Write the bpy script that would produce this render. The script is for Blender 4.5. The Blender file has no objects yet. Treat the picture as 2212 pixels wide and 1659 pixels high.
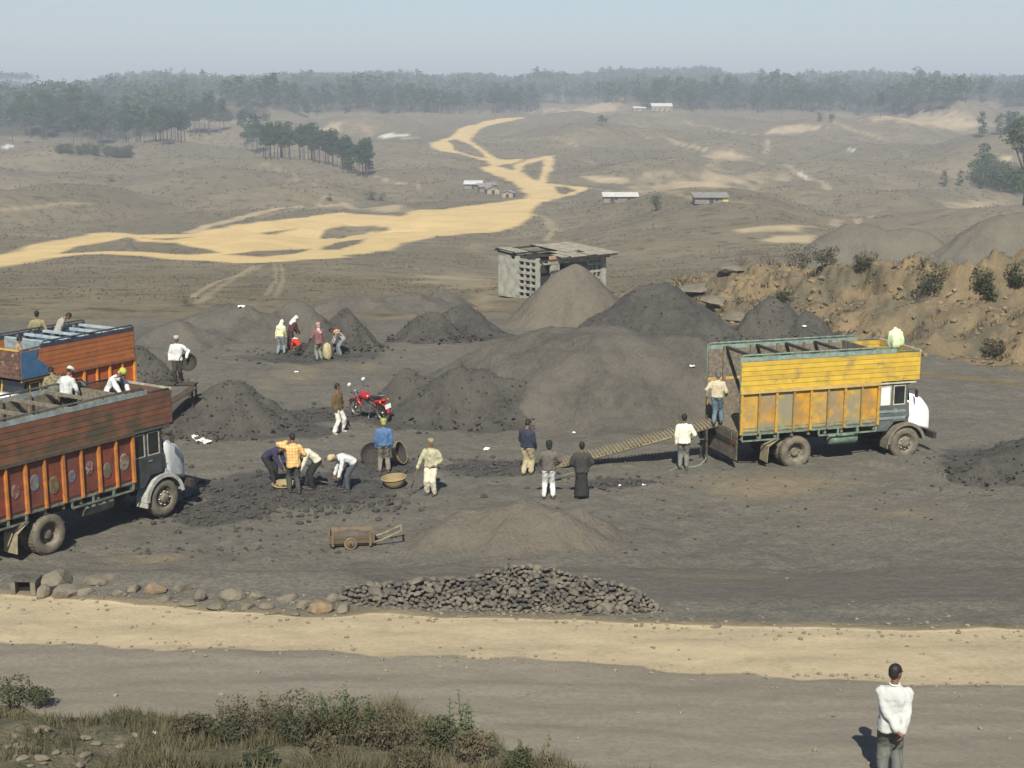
import bpy, bmesh, math, random
import numpy as np
from mathutils import Vector, Matrix
random.seed(7)
RNG = np.random.default_rng(11)
PI = math.pi
HAZE_D = 0.00054
R = math.radians
scene = bpy.context.scene
COL = scene.collection

# ------------------------------------------------------------------ camera
CAM_Z = 11.3
PITCH = R(11.31)
FPX, CX, CY = 3072.0, 1106.0, 829.5        # focal length and centre in units of a 2212 px wide picture
cam_d = bpy.data.cameras.new('camera'); cam = bpy.data.objects.new('camera', cam_d); COL.objects.link(cam)
cam.location = (0, 0, CAM_Z); cam.rotation_euler = (PI/2 - PITCH, 0, 0)
cam_d.sensor_width = 36; cam_d.lens = 36*FPX/2212; cam_d.clip_end = 30000; cam_d.clip_start = 0.2
scene.camera = cam

# ------------------------------------------------------------------ sky, sun, exposure
SUN_EL, SUN_AZ = R(44), R(3)               # sun stands behind the photographer
world = bpy.data.worlds.new('World'); scene.world = world; world.use_nodes = True
wn = world.node_tree; bgn = wn.nodes['Background']
sky = wn.nodes.new('ShaderNodeTexSky'); sky.sky_type = 'NISHITA'; sky.sun_disc = False
sky.sun_elevation = SUN_EL; sky.sun_rotation = PI + SUN_AZ
sky.air_density = 1.0; sky.dust_density = 0.7; sky.ozone_density = 1.8; sky.altitude = 900
wn.links.new(sky.outputs[0], bgn.inputs['Color']); bgn.inputs['Strength'].default_value = 0.056
sun_d = bpy.data.lights.new('sun', 'SUN'); sun = bpy.data.objects.new('sun', sun_d); COL.objects.link(sun)
sun_d.energy = 4.0; sun_d.angle = R(0.53); sun_d.color = (1.0, 0.945, 0.83)
sun.rotation_euler = (PI/2 - SUN_EL, 0, -SUN_AZ)
vs = scene.view_settings
vs.view_transform = 'Standard'; vs.look = 'None'; vs.exposure = 0.80; vs.gamma = 1.0; vs.use_curve_mapping = False
scene.cycles.use_denoising = True
scene.cycles.volume_bounces = 0
scene.cycles.max_bounces = 5
scene.cycles.transparent_max_bounces = 8

# ------------------------------------------------------------------ rays from picture positions to places
def rays(px, py):
    px = np.asarray(px, float); py = np.asarray(py, float)
    a = (px-CX)/FPX; b = -(py-CY)/FPX
    sp, cp = math.sin(PITCH), math.cos(PITCH)
    return np.stack([a, cp + b*sp, -sp + b*cp], -1)
def at_z(px, py, z=0.0):
    d = rays(px, py); t = (z-CAM_Z)/d[..., 2]
    return np.stack([d[..., 0]*t, d[..., 1]*t], -1)
def at_y(px, py, y):
    d = rays(px, py); t = y/d[..., 1]
    return np.stack([d[..., 0]*t, d[..., 1]*t, CAM_Z + d[..., 2]*t], -1)

# ------------------------------------------------------------------ noise on arrays
_perm = np.random.default_rng(5).permutation(512)
_grad = np.random.default_rng(6).uniform(0, 2*PI, 512)
def pn(x, y, seed=0):
    x = np.asarray(x, float); y = np.asarray(y, float)
    xi = np.floor(x).astype(np.int64); yi = np.floor(y).astype(np.int64)
    xf = x-xi; yf = y-yi
    u = xf*xf*xf*(xf*(xf*6-15)+10); v = yf*yf*yf*(yf*(yf*6-15)+10)
    def g(ix, iy, fx, fy):
        h = _grad[_perm[(_perm[(ix+seed*17) & 511] + iy) & 511]]
        return np.cos(h)*fx + np.sin(h)*fy
    n00 = g(xi, yi, xf, yf); n10 = g(xi+1, yi, xf-1, yf); n01 = g(xi, yi+1, xf, yf-1); n11 = g(xi+1, yi+1, xf-1, yf-1)
    return ((n00*(1-u)+n10*u)*(1-v) + (n01*(1-u)+n11*u)*v)*1.5
def fbm(x, y, seed=0, oct=4, gain=.5):
    s = 0; a = 1.0
    for o in range(oct):
        s = s + a*pn(x*2**o + 13.7*o, y*2**o - 7.1*o, seed+o); a *= gain
    return s
def sst(e0, e1, x):
    t = np.clip((np.asarray(x, float)-e0)/(e1-e0), 0, 1); return t*t*(3-2*t)

# ------------------------------------------------------------------ materials
class NT:
    def __init__(s, name):
        s.m = bpy.data.materials.new(name); s.m.use_nodes = True
        s.t = s.m.node_tree; s.b = s.t.nodes['Principled BSDF']
    def n(s, typ, **kw):
        o = s.t.nodes.new(typ)
        for k, v in kw.items(): setattr(o, k, v)
        return o
    def l(s, a, b): s.t.links.new(a, b)
    def mix(s, fac, a, b, mode='MIX'):
        o = s.n('ShaderNodeMix', data_type='RGBA', blend_type=mode)
        for k, v in ((0, fac), (6, a), (7, b)):
            if hasattr(v, 'is_output') : s.l(v, o.inputs[k])
            elif k == 0: o.inputs[0].default_value = v
            else: o.inputs[k].default_value = (*v[:3], 1)
        return o.outputs[2]
    def noise(s, scale, detail=3, rough=.55, coord=None, dist=0):
        o = s.n('ShaderNodeTexNoise'); o.inputs['Scale'].default_value = scale; o.inputs['Detail'].default_value = detail
        o.inputs['Roughness'].default_value = rough; o.inputs['Distortion'].default_value = dist
        if coord is not None: s.l(coord, o.inputs['Vector'])
        return o.outputs['Fac']
    def ramp(s, x, lo, hi):
        o = s.n('ShaderNodeMapRange'); o.interpolation_type = 'SMOOTHSTEP'
        o.inputs[1].default_value = lo; o.inputs[2].default_value = hi; s.l(x, o.inputs[0]); return o.outputs[0]
    def math(s, op, a, b=0.0):
        o = s.n('ShaderNodeMath', operation=op)
        for i, v in enumerate((a, b)):
            if hasattr(v, 'is_output'): s.l(v, o.inputs[i])
            else: o.inputs[i].default_value = v
        return o.outputs[0]
    def bump(s, h, strength, dist):
        o = s.n('ShaderNodeBump'); o.inputs['Strength'].default_value = strength; o.inputs['Distance'].default_value = dist
        s.l(h, o.inputs['Height']); s.l(o.outputs[0], s.b.inputs['Normal'])
    def pos(s):
        return s.n('ShaderNodeNewGeometry').outputs['Position']
    def obj(s):
        return s.n('ShaderNodeTexCoord').outputs['Object']
MATS = {}
def srgb(r, g, b):
    f = lambda c: (c/255/12.92 if c/255 <= .04045 else ((c/255+.055)/1.055)**2.4)
    return (f(r), f(g), f(b))
def mat(name, c1, c2=None, scale=6, rough=.85, bump=0.0, bscale=20, bdist=.01, spec=.3, metal=0, lo=.35, hi=.65, detail=4, coord='obj', dirt=None, dscale=2.0, dlo=.5, dhi=.7):
    """plain procedural material: two colours mixed by noise, optional dirt with a shape of its own, fine relief"""
    if name in MATS: return MATS[name]
    k = NT(name); co = k.obj() if coord == 'obj' else k.pos()
    c2 = c2 or tuple(x*.8 for x in c1)
    col = k.mix(k.ramp(k.noise(scale, detail, coord=co), lo, hi), c1, c2)
    if dirt: col = k.mix(k.math('MULTIPLY', k.ramp(k.noise(dscale, 6, .65, co), dlo, dhi), .85), col, dirt)
    k.l(col, k.b.inputs['Base Color']); k.b.inputs['Roughness'].default_value = rough; k.b.inputs['Metallic'].default_value = metal
    k.b.inputs['Specular IOR Level'].default_value = spec
    if bump: k.bump(k.noise(bscale, 4, .6, co), bump, bdist)
    MATS[name] = k.m; return k.m

# ------------------------------------------------------------------ objects
def tag(o, label=None, cat=None, group=None, kind=None):
    if label: o['label'] = label
    if cat: o['category'] = cat
    if group: o['group'] = group
    if kind: o['kind'] = kind
    return o
def link(name, me, parent=None, m=None):
    o = bpy.data.objects.new(name, me); COL.objects.link(o)
    if parent is not None: o.parent = parent
    if m is not None: me.materials.append(m)
    return o
def thing(name, label, cat, loc=(0, 0, 0), rz=0, group=None):
    o = bpy.data.objects.new(name, None); COL.objects.link(o); o.location = loc; o.rotation_euler = (0, 0, rz); o.empty_display_size = .2
    return tag(o, label, cat, group)
def np_mesh(name, V, Fq, smooth=True):
    """mesh from arrays; Fq is an (n,3) or (n,4) int array"""
    V = np.asarray(V, np.float32); Fq = np.asarray(Fq, np.int32); k = Fq.shape[1]
    me = bpy.data.meshes.new(name)
    me.vertices.add(len(V)); me.vertices.foreach_set('co', V.ravel())
    me.loops.add(Fq.size); me.loops.foreach_set('vertex_index', Fq.ravel())
    me.polygons.add(len(Fq)); me.polygons.foreach_set('loop_start', np.arange(0, Fq.size, k, dtype=np.int32))
    me.polygons.foreach_set('use_smooth', np.full(len(Fq), smooth))
    me.update(calc_edges=True); me.validate(); return me
class MB:
    """collects shapes into one mesh"""
    def __init__(s): s.v = []; s.f = []; s.sm = []
    def add(s, vs, fs, smooth=False, M=None):
        n = len(s.v)
        for p in vs: s.v.append(tuple(M @ Vector(p)) if M is not None else tuple(p))
        for f in fs: s.f.append(tuple(i+n for i in f)); s.sm.append(smooth)
        return s
    def box(s, x0, x1, y0, y1, z0, z1, M=None):
        return s.add([(x0,y0,z0),(x1,y0,z0),(x1,y1,z0),(x0,y1,z0),(x0,y0,z1),(x1,y0,z1),(x1,y1,z1),(x0,y1,z1)],
                     [(0,3,2,1),(4,5,6,7),(0,1,5,4),(1,2,6,5),(2,3,7,6),(3,0,4,7)], False, M)
    def bar(s, a, b, w, h=None, up=(0,0,1)):
        """rectangular bar from a to b"""
        a = Vector(a); b = Vector(b); h = h or w; d = (b-a); L = d.length; d.normalize()
        u = Vector(up); x = d.cross(u)
        if x.length < 1e-4: x = d.cross(Vector((1,0,0)))
        x.normalize(); z = x.cross(d)
        M = Matrix(((d.x,x.x,z.x,a.x),(d.y,x.y,z.y,a.y),(d.z,x.z,z.z,a.z),(0,0,0,1)))
        return s.box(0, L, -w/2, w/2, -h/2, h/2, M)
    def tube(s, pts, r, seg=8, cap=True, smooth=True):
        pts = [Vector(p) for p in pts]; n = len(pts)
        rs = list(r) if hasattr(r, '__len__') else [r]*n
        vs = []; fs = []; prev = None
        for i, p in enumerate(pts):
            d = (pts[min(i+1, n-1)] - pts[max(i-1, 0)]).normalized()
            if prev is None:
                x = d.orthogonal().normalized()
            else:
                x = (prev - d*prev.dot(d))
                x = x.normalized() if x.length > 1e-5 else d.orthogonal().normalized()
            prev = x; y = d.cross(x)
            for k in range(seg):
                a = 2*PI*k/seg; vs.append(p + (x*math.cos(a) + y*math.sin(a))*rs[i])
        for i in range(n-1):
            for k in range(seg):
                k2 = (k+1) % seg; fs.append((i*seg+k, i*seg+k2, (i+1)*seg+k2, (i+1)*seg+k))
        if cap:
            fs.append(tuple(range(seg-1, -1, -1))); fs.append(tuple((n-1)*seg+k for k in range(seg)))
        return s.add(vs, fs, smooth)
    def lathe(s, prof, seg=20, M=None, smooth=True, close=False):
        """profile of (r, z) turned about z"""
        vs = []; fs = []; n = len(prof)
        for r, z in prof:
            for k in range(seg):
                a = 2*PI*k/seg; vs.append((r*math.cos(a), r*math.sin(a), z))
        for i in range(n-1 if not close else n):
            j = (i+1) % n
            for k in range(seg):
                k2 = (k+1) % seg; fs.append((i*seg+k, i*seg+k2, j*seg+k2, j*seg+k))
        return s.add(vs, fs, smooth, M)
    def prism(s, poly, y0, y1, M=None, smooth=False):
        """polygon in x,z pulled along y"""
        n = len(poly); vs = [(x, y0, z) for x, z in poly] + [(x, y1, z) for x, z in poly]
        fs = [tuple(range(n)), tuple(range(2*n-1, n-1, -1))] + [(i, i+n, (i+1) % n + n, (i+1) % n) for i in range(n)]
        return s.add(vs, fs, smooth, M)
    def loft(s, rings, cap=True, smooth=True, M=None):
        n = len(rings[0]); vs = [p for r in rings for p in r]; fs = []
        for i in range(len(rings)-1):
            for k in range(n):
                k2 = (k+1) % n; fs.append((i*n+k, i*n+k2, (i+1)*n+k2, (i+1)*n+k))
        if cap: fs.append(tuple(range(n-1, -1, -1))); fs.append(tuple((len(rings)-1)*n+k for k in range(n)))
        return s.add(vs, fs, smooth, M)
    def ball(s, c, r, sx=1, sy=1, sz=1, seg=12, rings=8, M=None):
        vs = []; fs = []
        for i in range(rings+1):
            t = PI*i/rings
            for k in range(seg):
                a = 2*PI*k/seg
                vs.append((c[0]+r*sx*math.sin(t)*math.cos(a), c[1]+r*sy*math.sin(t)*math.sin(a), c[2]+r*sz*math.cos(t)))
        for i in range(rings):
            for k in range(seg):
                k2 = (k+1) % seg; fs.append((i*seg+k, (i+1)*seg+k, (i+1)*seg+k2, i*seg+k2))
        return s.add(vs, fs, True, M)
    def mesh(s, name):
        me = bpy.data.meshes.new(name); me.from_pydata(s.v, [], s.f)
        me.polygons.foreach_set('use_smooth', s.sm); me.update(); return me
    def build(s, name, m, parent=None):
        bm = bmesh.new(); me = s.mesh(name); bm.from_mesh(me)
        bmesh.ops.remove_doubles(bm, verts=bm.verts, dist=1e-5)
        bmesh.ops.recalc_face_normals(bm, faces=bm.faces); bm.to_mesh(me); bm.free()
        return link(name, me, parent, m)
def copy_tree(o, parent=None):
    c = o.copy(); COL.objects.link(c); c.parent = parent
    for ch in list(o.children): copy_tree(ch, c)
    return c

# ------------------------------------------------------------------ terrain heights
_pd = np.array([0, 12, 18, 26.6, 29, 33, 37, 66, 80, 105, 150, 200, 280, 360, 460, 580, 720, 900, 1050, 1300, 1600, 1900, 2200, 3000, 9000], float)
_pz = np.array([1.7, 1.7, 1.7, 1.64, 1.1, .12, 0, 0, -.7, -3, -6.8, -10.7, -14, -15.6, -15.6, -13.4, -8.2, -2.0, 2.0, 9, 15, 20, 24, 10, 0], float)
_pg = np.linspace(0, 9000, 18001); _pv = np.interp(_pg, _pd, _pz)
_k = np.hanning(61); _k /= _k.sum()
_ps = np.convolve(np.pad(_pv, 30, mode='edge'), _k, 'valid')
_w = sst(60, 110, _pg); _pv = _pv*(1-_w) + _ps*_w
_e = at_z([-500, 0, 150, 300, 450, 620, 760, 900, 940, 1030, 1100, 1300, 2400], [1440, 1478, 1512, 1552, 1552, 1560, 1566, 1582, 1600, 1645, 1712, 1850, 2200], 3.45)
_eo = np.argsort(_e[:, 0]); EDGE_X, EDGE_Y = _e[_eo, 0], _e[_eo, 1]
# cut bank on the right: foot line and height
CUT_X = np.array([6.5, 9, 12, 15.5, 22, 32, 60]); CUT_Y = np.array([88, 83, 75.5, 70, 59.5, 52, 45]); CUT_H = np.array([0, .5, 2.3, 2.7, 3.7, 4.2, 4.5])
# ridge far off whose trees make the skyline
_sil = np.array([(-700,160),(0,157),(60,158),(110,168),(150,178),(200,178),(240,166),(290,154),(340,154),(380,163),(480,168),(560,161),(650,158),(800,154),(880,156),(920,167),(960,161),(1000,156),(1060,158),(1120,168),(1180,161),(1250,156),(1300,151),(1400,147),(1500,143),(1548,144),(1565,156),(1650,161),(1690,169),(1740,159),(1850,153),(1950,158),(2100,162),(2212,165),(2900,162)], float)
_sp = at_y(_sil[:, 0], _sil[:, 1], 2200.0)
HILLS = []   # (x, y, sx, sy, h)
def add_hill(px, py, wpx, hpx, k=.8):
    """hill whose crest shows about py"""
    d = np.interp(py+hpx*.6, [200, 240, 260, 300, 350, 400, 450, 500, 560], [1300, 1050, 900, 720, 580, 460, 360, 280, 200])
    HILLS.append(((px-CX)/FPX*d*1.02, d, wpx*d/FPX, wpx*d/FPX*k, hpx*d/FPX))
for a in [(830,262,110,20),(1230,292,110,26),(1530,335,170,22),(1330,268,90,10),(1760,262,90,12),(1980,262,80,10),(1870,318,140,20),
          (300,322,190,22),(80,345,140,16),(640,352,130,22),(520,420,170,16),(180,430,160,14),(1000,345,70,14),(1460,400,110,10),(1700,420,120,12),(2060,350,100,16),
          (1560,465,160,14),(1900,430,120,10),(880,395,90,10),(330,470,120,8),(600,250,100,10),(2120,300,70,12),(250,560,200,10),(620,600,140,9)]: add_hill(*a)
HILLS = np.array(HILLS)
SAND = [
 [(-120,585),(-60,565),(0,552),(40,540),(101,522),(185,505),(236,502),(303,507),(404,505),(455,496),(505,487),(573,478),(660,470),(732,459),(816,465),(867,467),(893,454),(967,452),(1001,446),(1069,438),(1120,431),(1146,424),(1180,412),(1270,406),(1240,420),(1170,438),(1150,452),(1145,468),(1120,485),(1085,500),(1036,503),(950,510),(900,520),(860,530),(832,542),(766,550),(741,556),(674,560),(573,567),(505,568),(404,562),(303,553),(236,549),(168,551),(101,558),(50,567),(0,577),(-120,610)],
 [(1036,362),(1066,356),(1085,362),(1110,368),(1135,378),(1150,388),(1180,396),(1234,402),(1273,405),(1240,422),(1150,430),(1140,420),(1120,400),(1085,385)],
 [(1180,338),(1197,336),(1196,355),(1186,375),(1178,397),(1160,394),(1168,372),(1172,350)],
 [(1180,337),(1197,339),(1150,351),(1125,363),(1140,380),(1108,370),(1110,357),(1140,345)],
 [(1060,341),(1090,345),(1136,343),(1110,353),(1075,358),(1050,352)],
 [(930,316),(934,308),(955,300),(980,293),(1010,298),(1030,312),(1052,328),(1075,342),(1060,352),(1030,342),(990,331),(945,325)],
 [(975,296),(985,285),(1005,273),(1040,263),(1075,257),(1136,252),(1130,256),(1100,262),(1070,268),(1045,275),(1028,288),(1015,300),(985,301)],
]
HOLES = [
 [(484,549),(540,545),(600,541),(668,539),(640,548),(560,553)],
 [(560,503),(600,499),(640,495),(610,502),(580,506)],
 [(300,514),(360,515),(420,513),(360,518)],
 [(128,546),(168,533),(236,524),(276,516),(300,523),(371,526),(421,535),(478,543),(404,548),(303,542),(236,541)],
 [(695,512),(705,498),(741,490),(799,489),(850,494),(830,500),(790,503),(735,513)],
 [(690,537),(732,524),(789,518),(775,526),(735,537)],
 [(968,308),(985,304),(1008,311),(1040,328),(1050,338),(1020,334),(985,324)],
 [(1170,352),(1174,347),(1172,362),(1165,383),(1150,384),(1146,376),(1155,362)],
 [(1200,404),(1225,405),(1243,411),(1215,419),(1203,415)],
]

# relief is low along the graded track
def _flat_place(px, py):
    d = rays(px, py); ys = np.geomspace(100, 1500, 700); out = []
    for q in d:
        hit = np.nonzero(CAM_Z + q[2]*ys/q[1] <= np.interp(ys, _pg, _pv))[0]; y = ys[hit[0]] if len(hit) else 1500.; out.append((q[0]*y/q[1], y))
    return np.array(out)
_tp = []
for _p in SAND:
    _q = np.array(_p + _p[:1], float)
    for _a, _b in zip(_q[:-1], _q[1:]):
        n = max(2, int(np.hypot(*(_b-_a))/22)); _tp.append(_a + (_b-_a)*np.linspace(0, 1, n, endpoint=False)[:, None])
_tp = np.concatenate(_tp); _tw = _flat_place(_tp[:, 0], _tp[:, 1])
_AA = np.linspace(-.56, .56, 220); _AL = np.linspace(math.log(110), math.log(1500), 200)
_ga, _gl = np.meshgrid(_AA, _AL); _gy = np.exp(_gl); _gx = _ga*_gy; _d2 = np.full(_gx.shape, 1e9)
for _wx, _wy in _tw: _d2 = np.minimum(_d2, (_gx-_wx)**2 + ((_gy-_wy)*.8)**2)
_ATT = 1 - .88*np.exp(-_d2/28.0**2)
def track_calm(x, y):
    u = np.clip((x/y - _AA[0])/(_AA[1]-_AA[0]), 0, 218.999); v = np.clip((np.log(np.maximum(y, 1)) - _AL[0])/(_AL[1]-_AL[0]), 0, 198.999)
    ui, vi = u.astype(int), v.astype(int); fu, fv = u-ui, v-vi
    return (_ATT[vi, ui]*(1-fu) + _ATT[vi, ui+1]*fu)*(1-fv) + (_ATT[vi+1, ui]*(1-fu) + _ATT[vi+1, ui+1]*fu)*fv
def crease(x, y): return fbm(x/84, y/88, 13, 1)
def H(x, y, fine=True):
    x = np.asarray(x, float); y = np.asarray(y, float); shp = np.broadcast(x, y).shape
    x = np.broadcast_to(x, shp).ravel(); y = np.broadcast_to(y, shp).ravel()
    z = np.interp(y, _pg, _pv)
    m = y > 118
    if m.any():                                             # rolling country
        X, Y = x[m], y[m]; far = sst(120, 260, Y)
        n1 = fbm(X/88, Y/105, 3, 3)
        q = far*(n1*4.5 + fbm(X/30, Y/34, 9, 2)*.25 + np.sqrt(crease(X, Y)**2 + .010)*12.5 - 4.0)*(1 + sst(500, 1500, Y)*1.0)
        for hx, hy, sx, sy, hh in HILLS: q = q + 1.3*hh*np.exp(-((X-hx)/sx)**2 - ((Y-hy)/sy)**2)
        q = q*track_calm(X, Y)
        zz = z[m] + q
        rz = np.interp(X/Y*2200, _sp[:, 0], _sp[:, 2]) - 15
        wr = np.exp(-((Y-2200)/430)**2)*sst(1200, 1800, Y); z[m] = zz*(1-wr) + wr*rz
    m = (x > 6) & (y > 30) & (y < 135)
    if m.any():                                             # cut bank
        X, Y, zz = x[m], y[m], z[m]
        cy = np.interp(X, CUT_X, CUT_Y); ch = np.interp(X, CUT_X, CUT_H)
        ero = fbm(X/6.5, Y/8, 21, 4)*2.6 + np.abs(fbm(X/3.1+Y/9, Y/5.0, 27, 3))*1.3
        up = .45*sst(0, 1, (Y-cy+ero)/5.0) + .55*sst(0, 1, (Y-cy+ero*1.3-4.5)/5.5); dn = 1 - sst(9, 34, Y-cy)
        zz = zz + ch*up*dn*(1 + .16*fbm(X/5, Y/5, 31, 2))
        ledge = ((X > 6.5) & (X < 60))*up*dn
        zz = zz + ledge*(np.floor(zz*1.3 + fbm(X/2, Y/2, 33, 2)*.4)/1.3 - zz + .35)*.33
        z[m] = zz + ledge*(.42*fbm(X/1.3, Y/1.5, 35, 4, .6) - .75*np.clip(.30-np.abs(fbm(X/2.3, Y/4.5, 37, 3)), 0, 1) + .16*fbm(X/.45, Y/.5, 39, 2))
    m = y < 34
    if m.any():
        X, Y, zz = x[m], y[m], z[m]
        zz = zz + .42*np.exp(-((Y-28.2)/1.1)**2)*(1-sst(-3.6, -2.2, X))      # low earth ridge behind the stones
        ey = np.interp(X, EDGE_X, EDGE_Y) + .35*fbm(X/1.3, Y*0+3.3, 41, 3); t = sst(0, 1, (ey + 1.3 - Y)/1.5)
        z[m] = zz*(1-t) + t*(3.42 + (17.3-Y)*.27 + .16*fbm(X/1.0, Y/1.0, 43, 3))   # near grassy bank
    m = y < 140
    if fine and m.any():
        X, Y = x[m], y[m]; yd = sst(27, 34, Y)*(1 - sst(90, 140, Y)); rut = (1-sst(26.5, 28, Y))*sst(17.5, 18.5, Y)
        z[m] = z[m] + yd*(.10*fbm(X/4.5, Y/4.5, 51, 2) + .05*fbm(X/1.1, Y/1.1, 53, 3)) + rut*.035*fbm(X/2.2, Y/.8, 57, 3)
    return z.reshape(shp)
def on_ground(px, py, d0=8.0, d1=4000.0):
    """first place on the terrain seen at a picture position"""
    px = np.atleast_1d(np.asarray(px, float)); py = np.atleast_1d(np.asarray(py, float))
    d = rays(px, py); ys = np.geomspace(d0, d1, 900)
    out = np.zeros((len(px), 3))
    for i in range(len(px)):
        t = ys/d[i, 1]; X = d[i, 0]*t; Z = CAM_Z + d[i, 2]*t
        hit = np.nonzero(Z <= H(X, ys, False))[0]
        j = hit[0] if len(hit) else len(ys)-1
        lo, hi = ys[max(j-1, 0)], ys[j]
        for _ in range(12):
            m = (lo+hi)/2; tm = m/d[i, 1]
            if CAM_Z + d[i, 2]*tm <= H(d[i, 0]*tm, m, False): hi = m
            else: lo = m
        tm = hi/d[i, 1]; out[i] = (d[i, 0]*tm, hi, CAM_Z + d[i, 2]*tm)
    return out
def gz(x, y): return float(H(np.array([x]), np.array([y]))[0])

# ------------------------------------------------------------------ what covers the ground where
def poly_w(pts):
    p = np.array(pts, float); return on_ground(p[:, 0], p[:, 1], 30.0)[:, :2]
PALE = [  # bare fields, terraces and sandy hilltops
 [(1250,381),(1300,381),(1360,387),(1365,393),(1340,397),(1290,395)],
 [(1400,399),(1466,392),(1540,380),(1600,380),(1670,388),(1610,396),(1520,406),(1466,408),(1400,404)],
 [(1530,331),(1545,326),(1600,332),(1613,338),(1612,347),(1560,345),(1533,339)],
 [(1650,288),(1670,277),(1720,269),(1795,273),(1740,282),(1690,290)],
 [(1880,254),(1960,256),(2100,261),(2140,272),(2050,280),(1990,273),(1950,263)],
 [(1645,518),(1680,511),(1765,508),(1752,524),(1690,525)],
 [(1580,497),(1700,486),(1770,490),(1700,500),(1600,503)],
 [(660,270),(720,262),(740,264),(690,280)], [(1180,236),(1240,233),(1330,236),(1300,243),(1200,243)],
 [(1020,645),(1075,625),(1090,640),(1045,665),(1010,672)], [(930,600),(1000,590),(1060,600),(1040,625),(960,622)],
 [(2060,440),(2140,432),(2150,445),(2080,452)], [(790,450),(860,442),(880,455),(820,460)], [(2150,345),(2190,335),(2180,350)],
]
WHITE = [ [(812,299),(830,290),(870,290),(893,289),(870,296),(835,298)], [(1722,371),(1735,373),(1757,390),(1750,390)], [(1826,319),(1840,321),(1849,326),(1838,326)], [(0,315),(20,312),(35,316),(10,322)] ]
TRACKS = [ # picture polyline, half width in metres, strength
 ([(404,503),(455,487),(505,475),(560,460),(600,450),(650,446)], 1.0, .95), ([(690,446),(745,441),(800,452)], .8, .7),
 ([(570,640),(592,615),(598,590),(592,570)], .17, .4), ([(592,642),(608,615),(613,592),(606,570)], .17, .4), ([(415,643),(440,625),(480,605),(550,575)], .2, .6),
 ([(430,655),(470,625),(510,600),(570,572)], .25, .35),
 ([(1400,300),(1466,310),(1530,325)], .9, .7), ([(1613,345),(1640,350),(1700,358),(1740,380),(1790,410)], .9, .5), ([(1656,300),(1660,315),(1654,330)], .8, .5),
 ([(812,380),(840,392),(875,398),(907,405)], .6, .6), ([(870,300),(920,296),(972,294)], .8, .7), ([(1300,232),(1320,222),(1345,212)], 1.8, .8),
 ([(1800,262),(1850,285),(1900,300)], .9, .5), ([(1270,406),(1320,412),(1400,412)], .8, .5), ([(1800,486),(1850,476),(1885,466)], .7, .6), ([(1310,412),(1500,430),(1620,440)], .7, .4),
 ([(560,470),(700,425),(760,432)], .5, .35), ([(1090,440),(1180,470),(1210,500)], .5, .4), ([(1180,480),(1195,500),(1180,520)], .5, .5), ([(0,455),(90,445),(200,440)], .6, .4),
 ([(680,400),(620,370),(560,352)], .6, .35), ([(1060,300),(1150,300),(1250,318)], .7, .45), ([(1450,345),(1530,355),(1600,372)], .7, .4), ([(1480,262),(1560,282),(1640,292)], .9, .5),
]
def inside(P, poly):
    x, y = P[:, 0], P[:, 1]; c = np.zeros(len(P), bool); n = len(poly)
    for i in range(n):
        x0, y0 = poly[i]; x1, y1 = poly[(i+1) % n]
        if y0 == y1: continue
        c ^= ((y0 > y) != (y1 > y)) & (x < (x1-x0)*(y-y0)/(y1-y0) + x0)
    return c
def seg_dist(P, pts, closed=False):
    d = np.full(len(P), 1e9); n = len(pts)
    for i in range(n if closed else n-1):
        a = pts[i]; b = pts[(i+1) % n]; ab = b-a; L = (ab**2).sum() + 1e-9
        t = np.clip(((P-a) @ ab)/L, 0, 1); d = np.minimum(d, np.hypot(*(P - a - t[:, None]*ab).T))
    return d
def poly_mask(X, Y, poly, soft):
    """soft mask of a world polygon; soft = edge width in metres"""
    lo = poly.min(0)-3*soft; hi = poly.max(0)+3*soft
    m = np.zeros(X.shape); sel = (X > lo[0]) & (X < hi[0]) & (Y > lo[1]) & (Y < hi[1])
    if not sel.any(): return m
    P = np.stack([X[sel], Y[sel]], -1)
    P2 = P + np.stack([fbm(P[:, 0]/6, P[:, 1]/9, 61, 3), fbm(P[:, 0]/6, P[:, 1]/9, 67, 3)], -1)*soft*.9
    d = seg_dist(P2, poly, True); s = np.where(inside(P2, poly), d, -d)
    m[sel] = sst(-soft, soft, s); return m

ang = np.linspace(R(-26), R(26), 560)
rows = np.concatenate([np.geomspace(6, 17, 60)[:-1], np.arange(17, 34, .10), np.arange(34, 62, .16), np.arange(62, 100, .17), np.geomspace(100, 1250, 420), np.geomspace(1265, 9000, 90)])
GA, GY = np.meshgrid(np.tan(ang), rows)
GX = GA*GY
GZ = H(GX, GY)
NRW, NCL = GX.shape
print('ground grid', NRW, NCL)
m_sand = np.zeros_like(GX); m_pale = np.zeros_like(GX); m_white = np.zeros_like(GX)
for p in SAND: w = poly_w(p); m_sand = np.maximum(m_sand, poly_mask(GX, GY, w, 1.3))
for p in HOLES:
    q = np.array(p, float); q = q.mean(0) + (q-q.mean(0))*np.array([1.04, 1.22]); w = poly_w(q); m_sand *= 1 - poly_mask(GX, GY, w, .6)
for p in PALE: w = poly_w(p); m_pale = np.maximum(m_pale, poly_mask(GX, GY, w, np.ptp(w[:, 1])*.05+.4)*(.95 if w[:, 1].mean() > 150 else .5))
for p in WHITE: w = poly_w(p); m_white = np.maximum(m_white, poly_mask(GX, GY, w, .5))
for p, hw, st in TRACKS:
    w = poly_w(p); lo = w.min(0)-9; hi = w.max(0)+9
    sel = (GX > lo[0]) & (GX < hi[0]) & (GY > lo[1]) & (GY < hi[1])
    P = np.stack([GX[sel], GY[sel]], -1); P = P + np.stack([fbm(P[:, 0]/9, P[:, 1]/9, 71, 2), fbm(P[:, 0]/9, P[:, 1]/9, 73, 2)], -1)*hw*.8
    m_pale[sel] = np.maximum(m_pale[sel], st*(1-sst(hw*.7, hw*1.9, seg_dist(P, w))))
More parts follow.
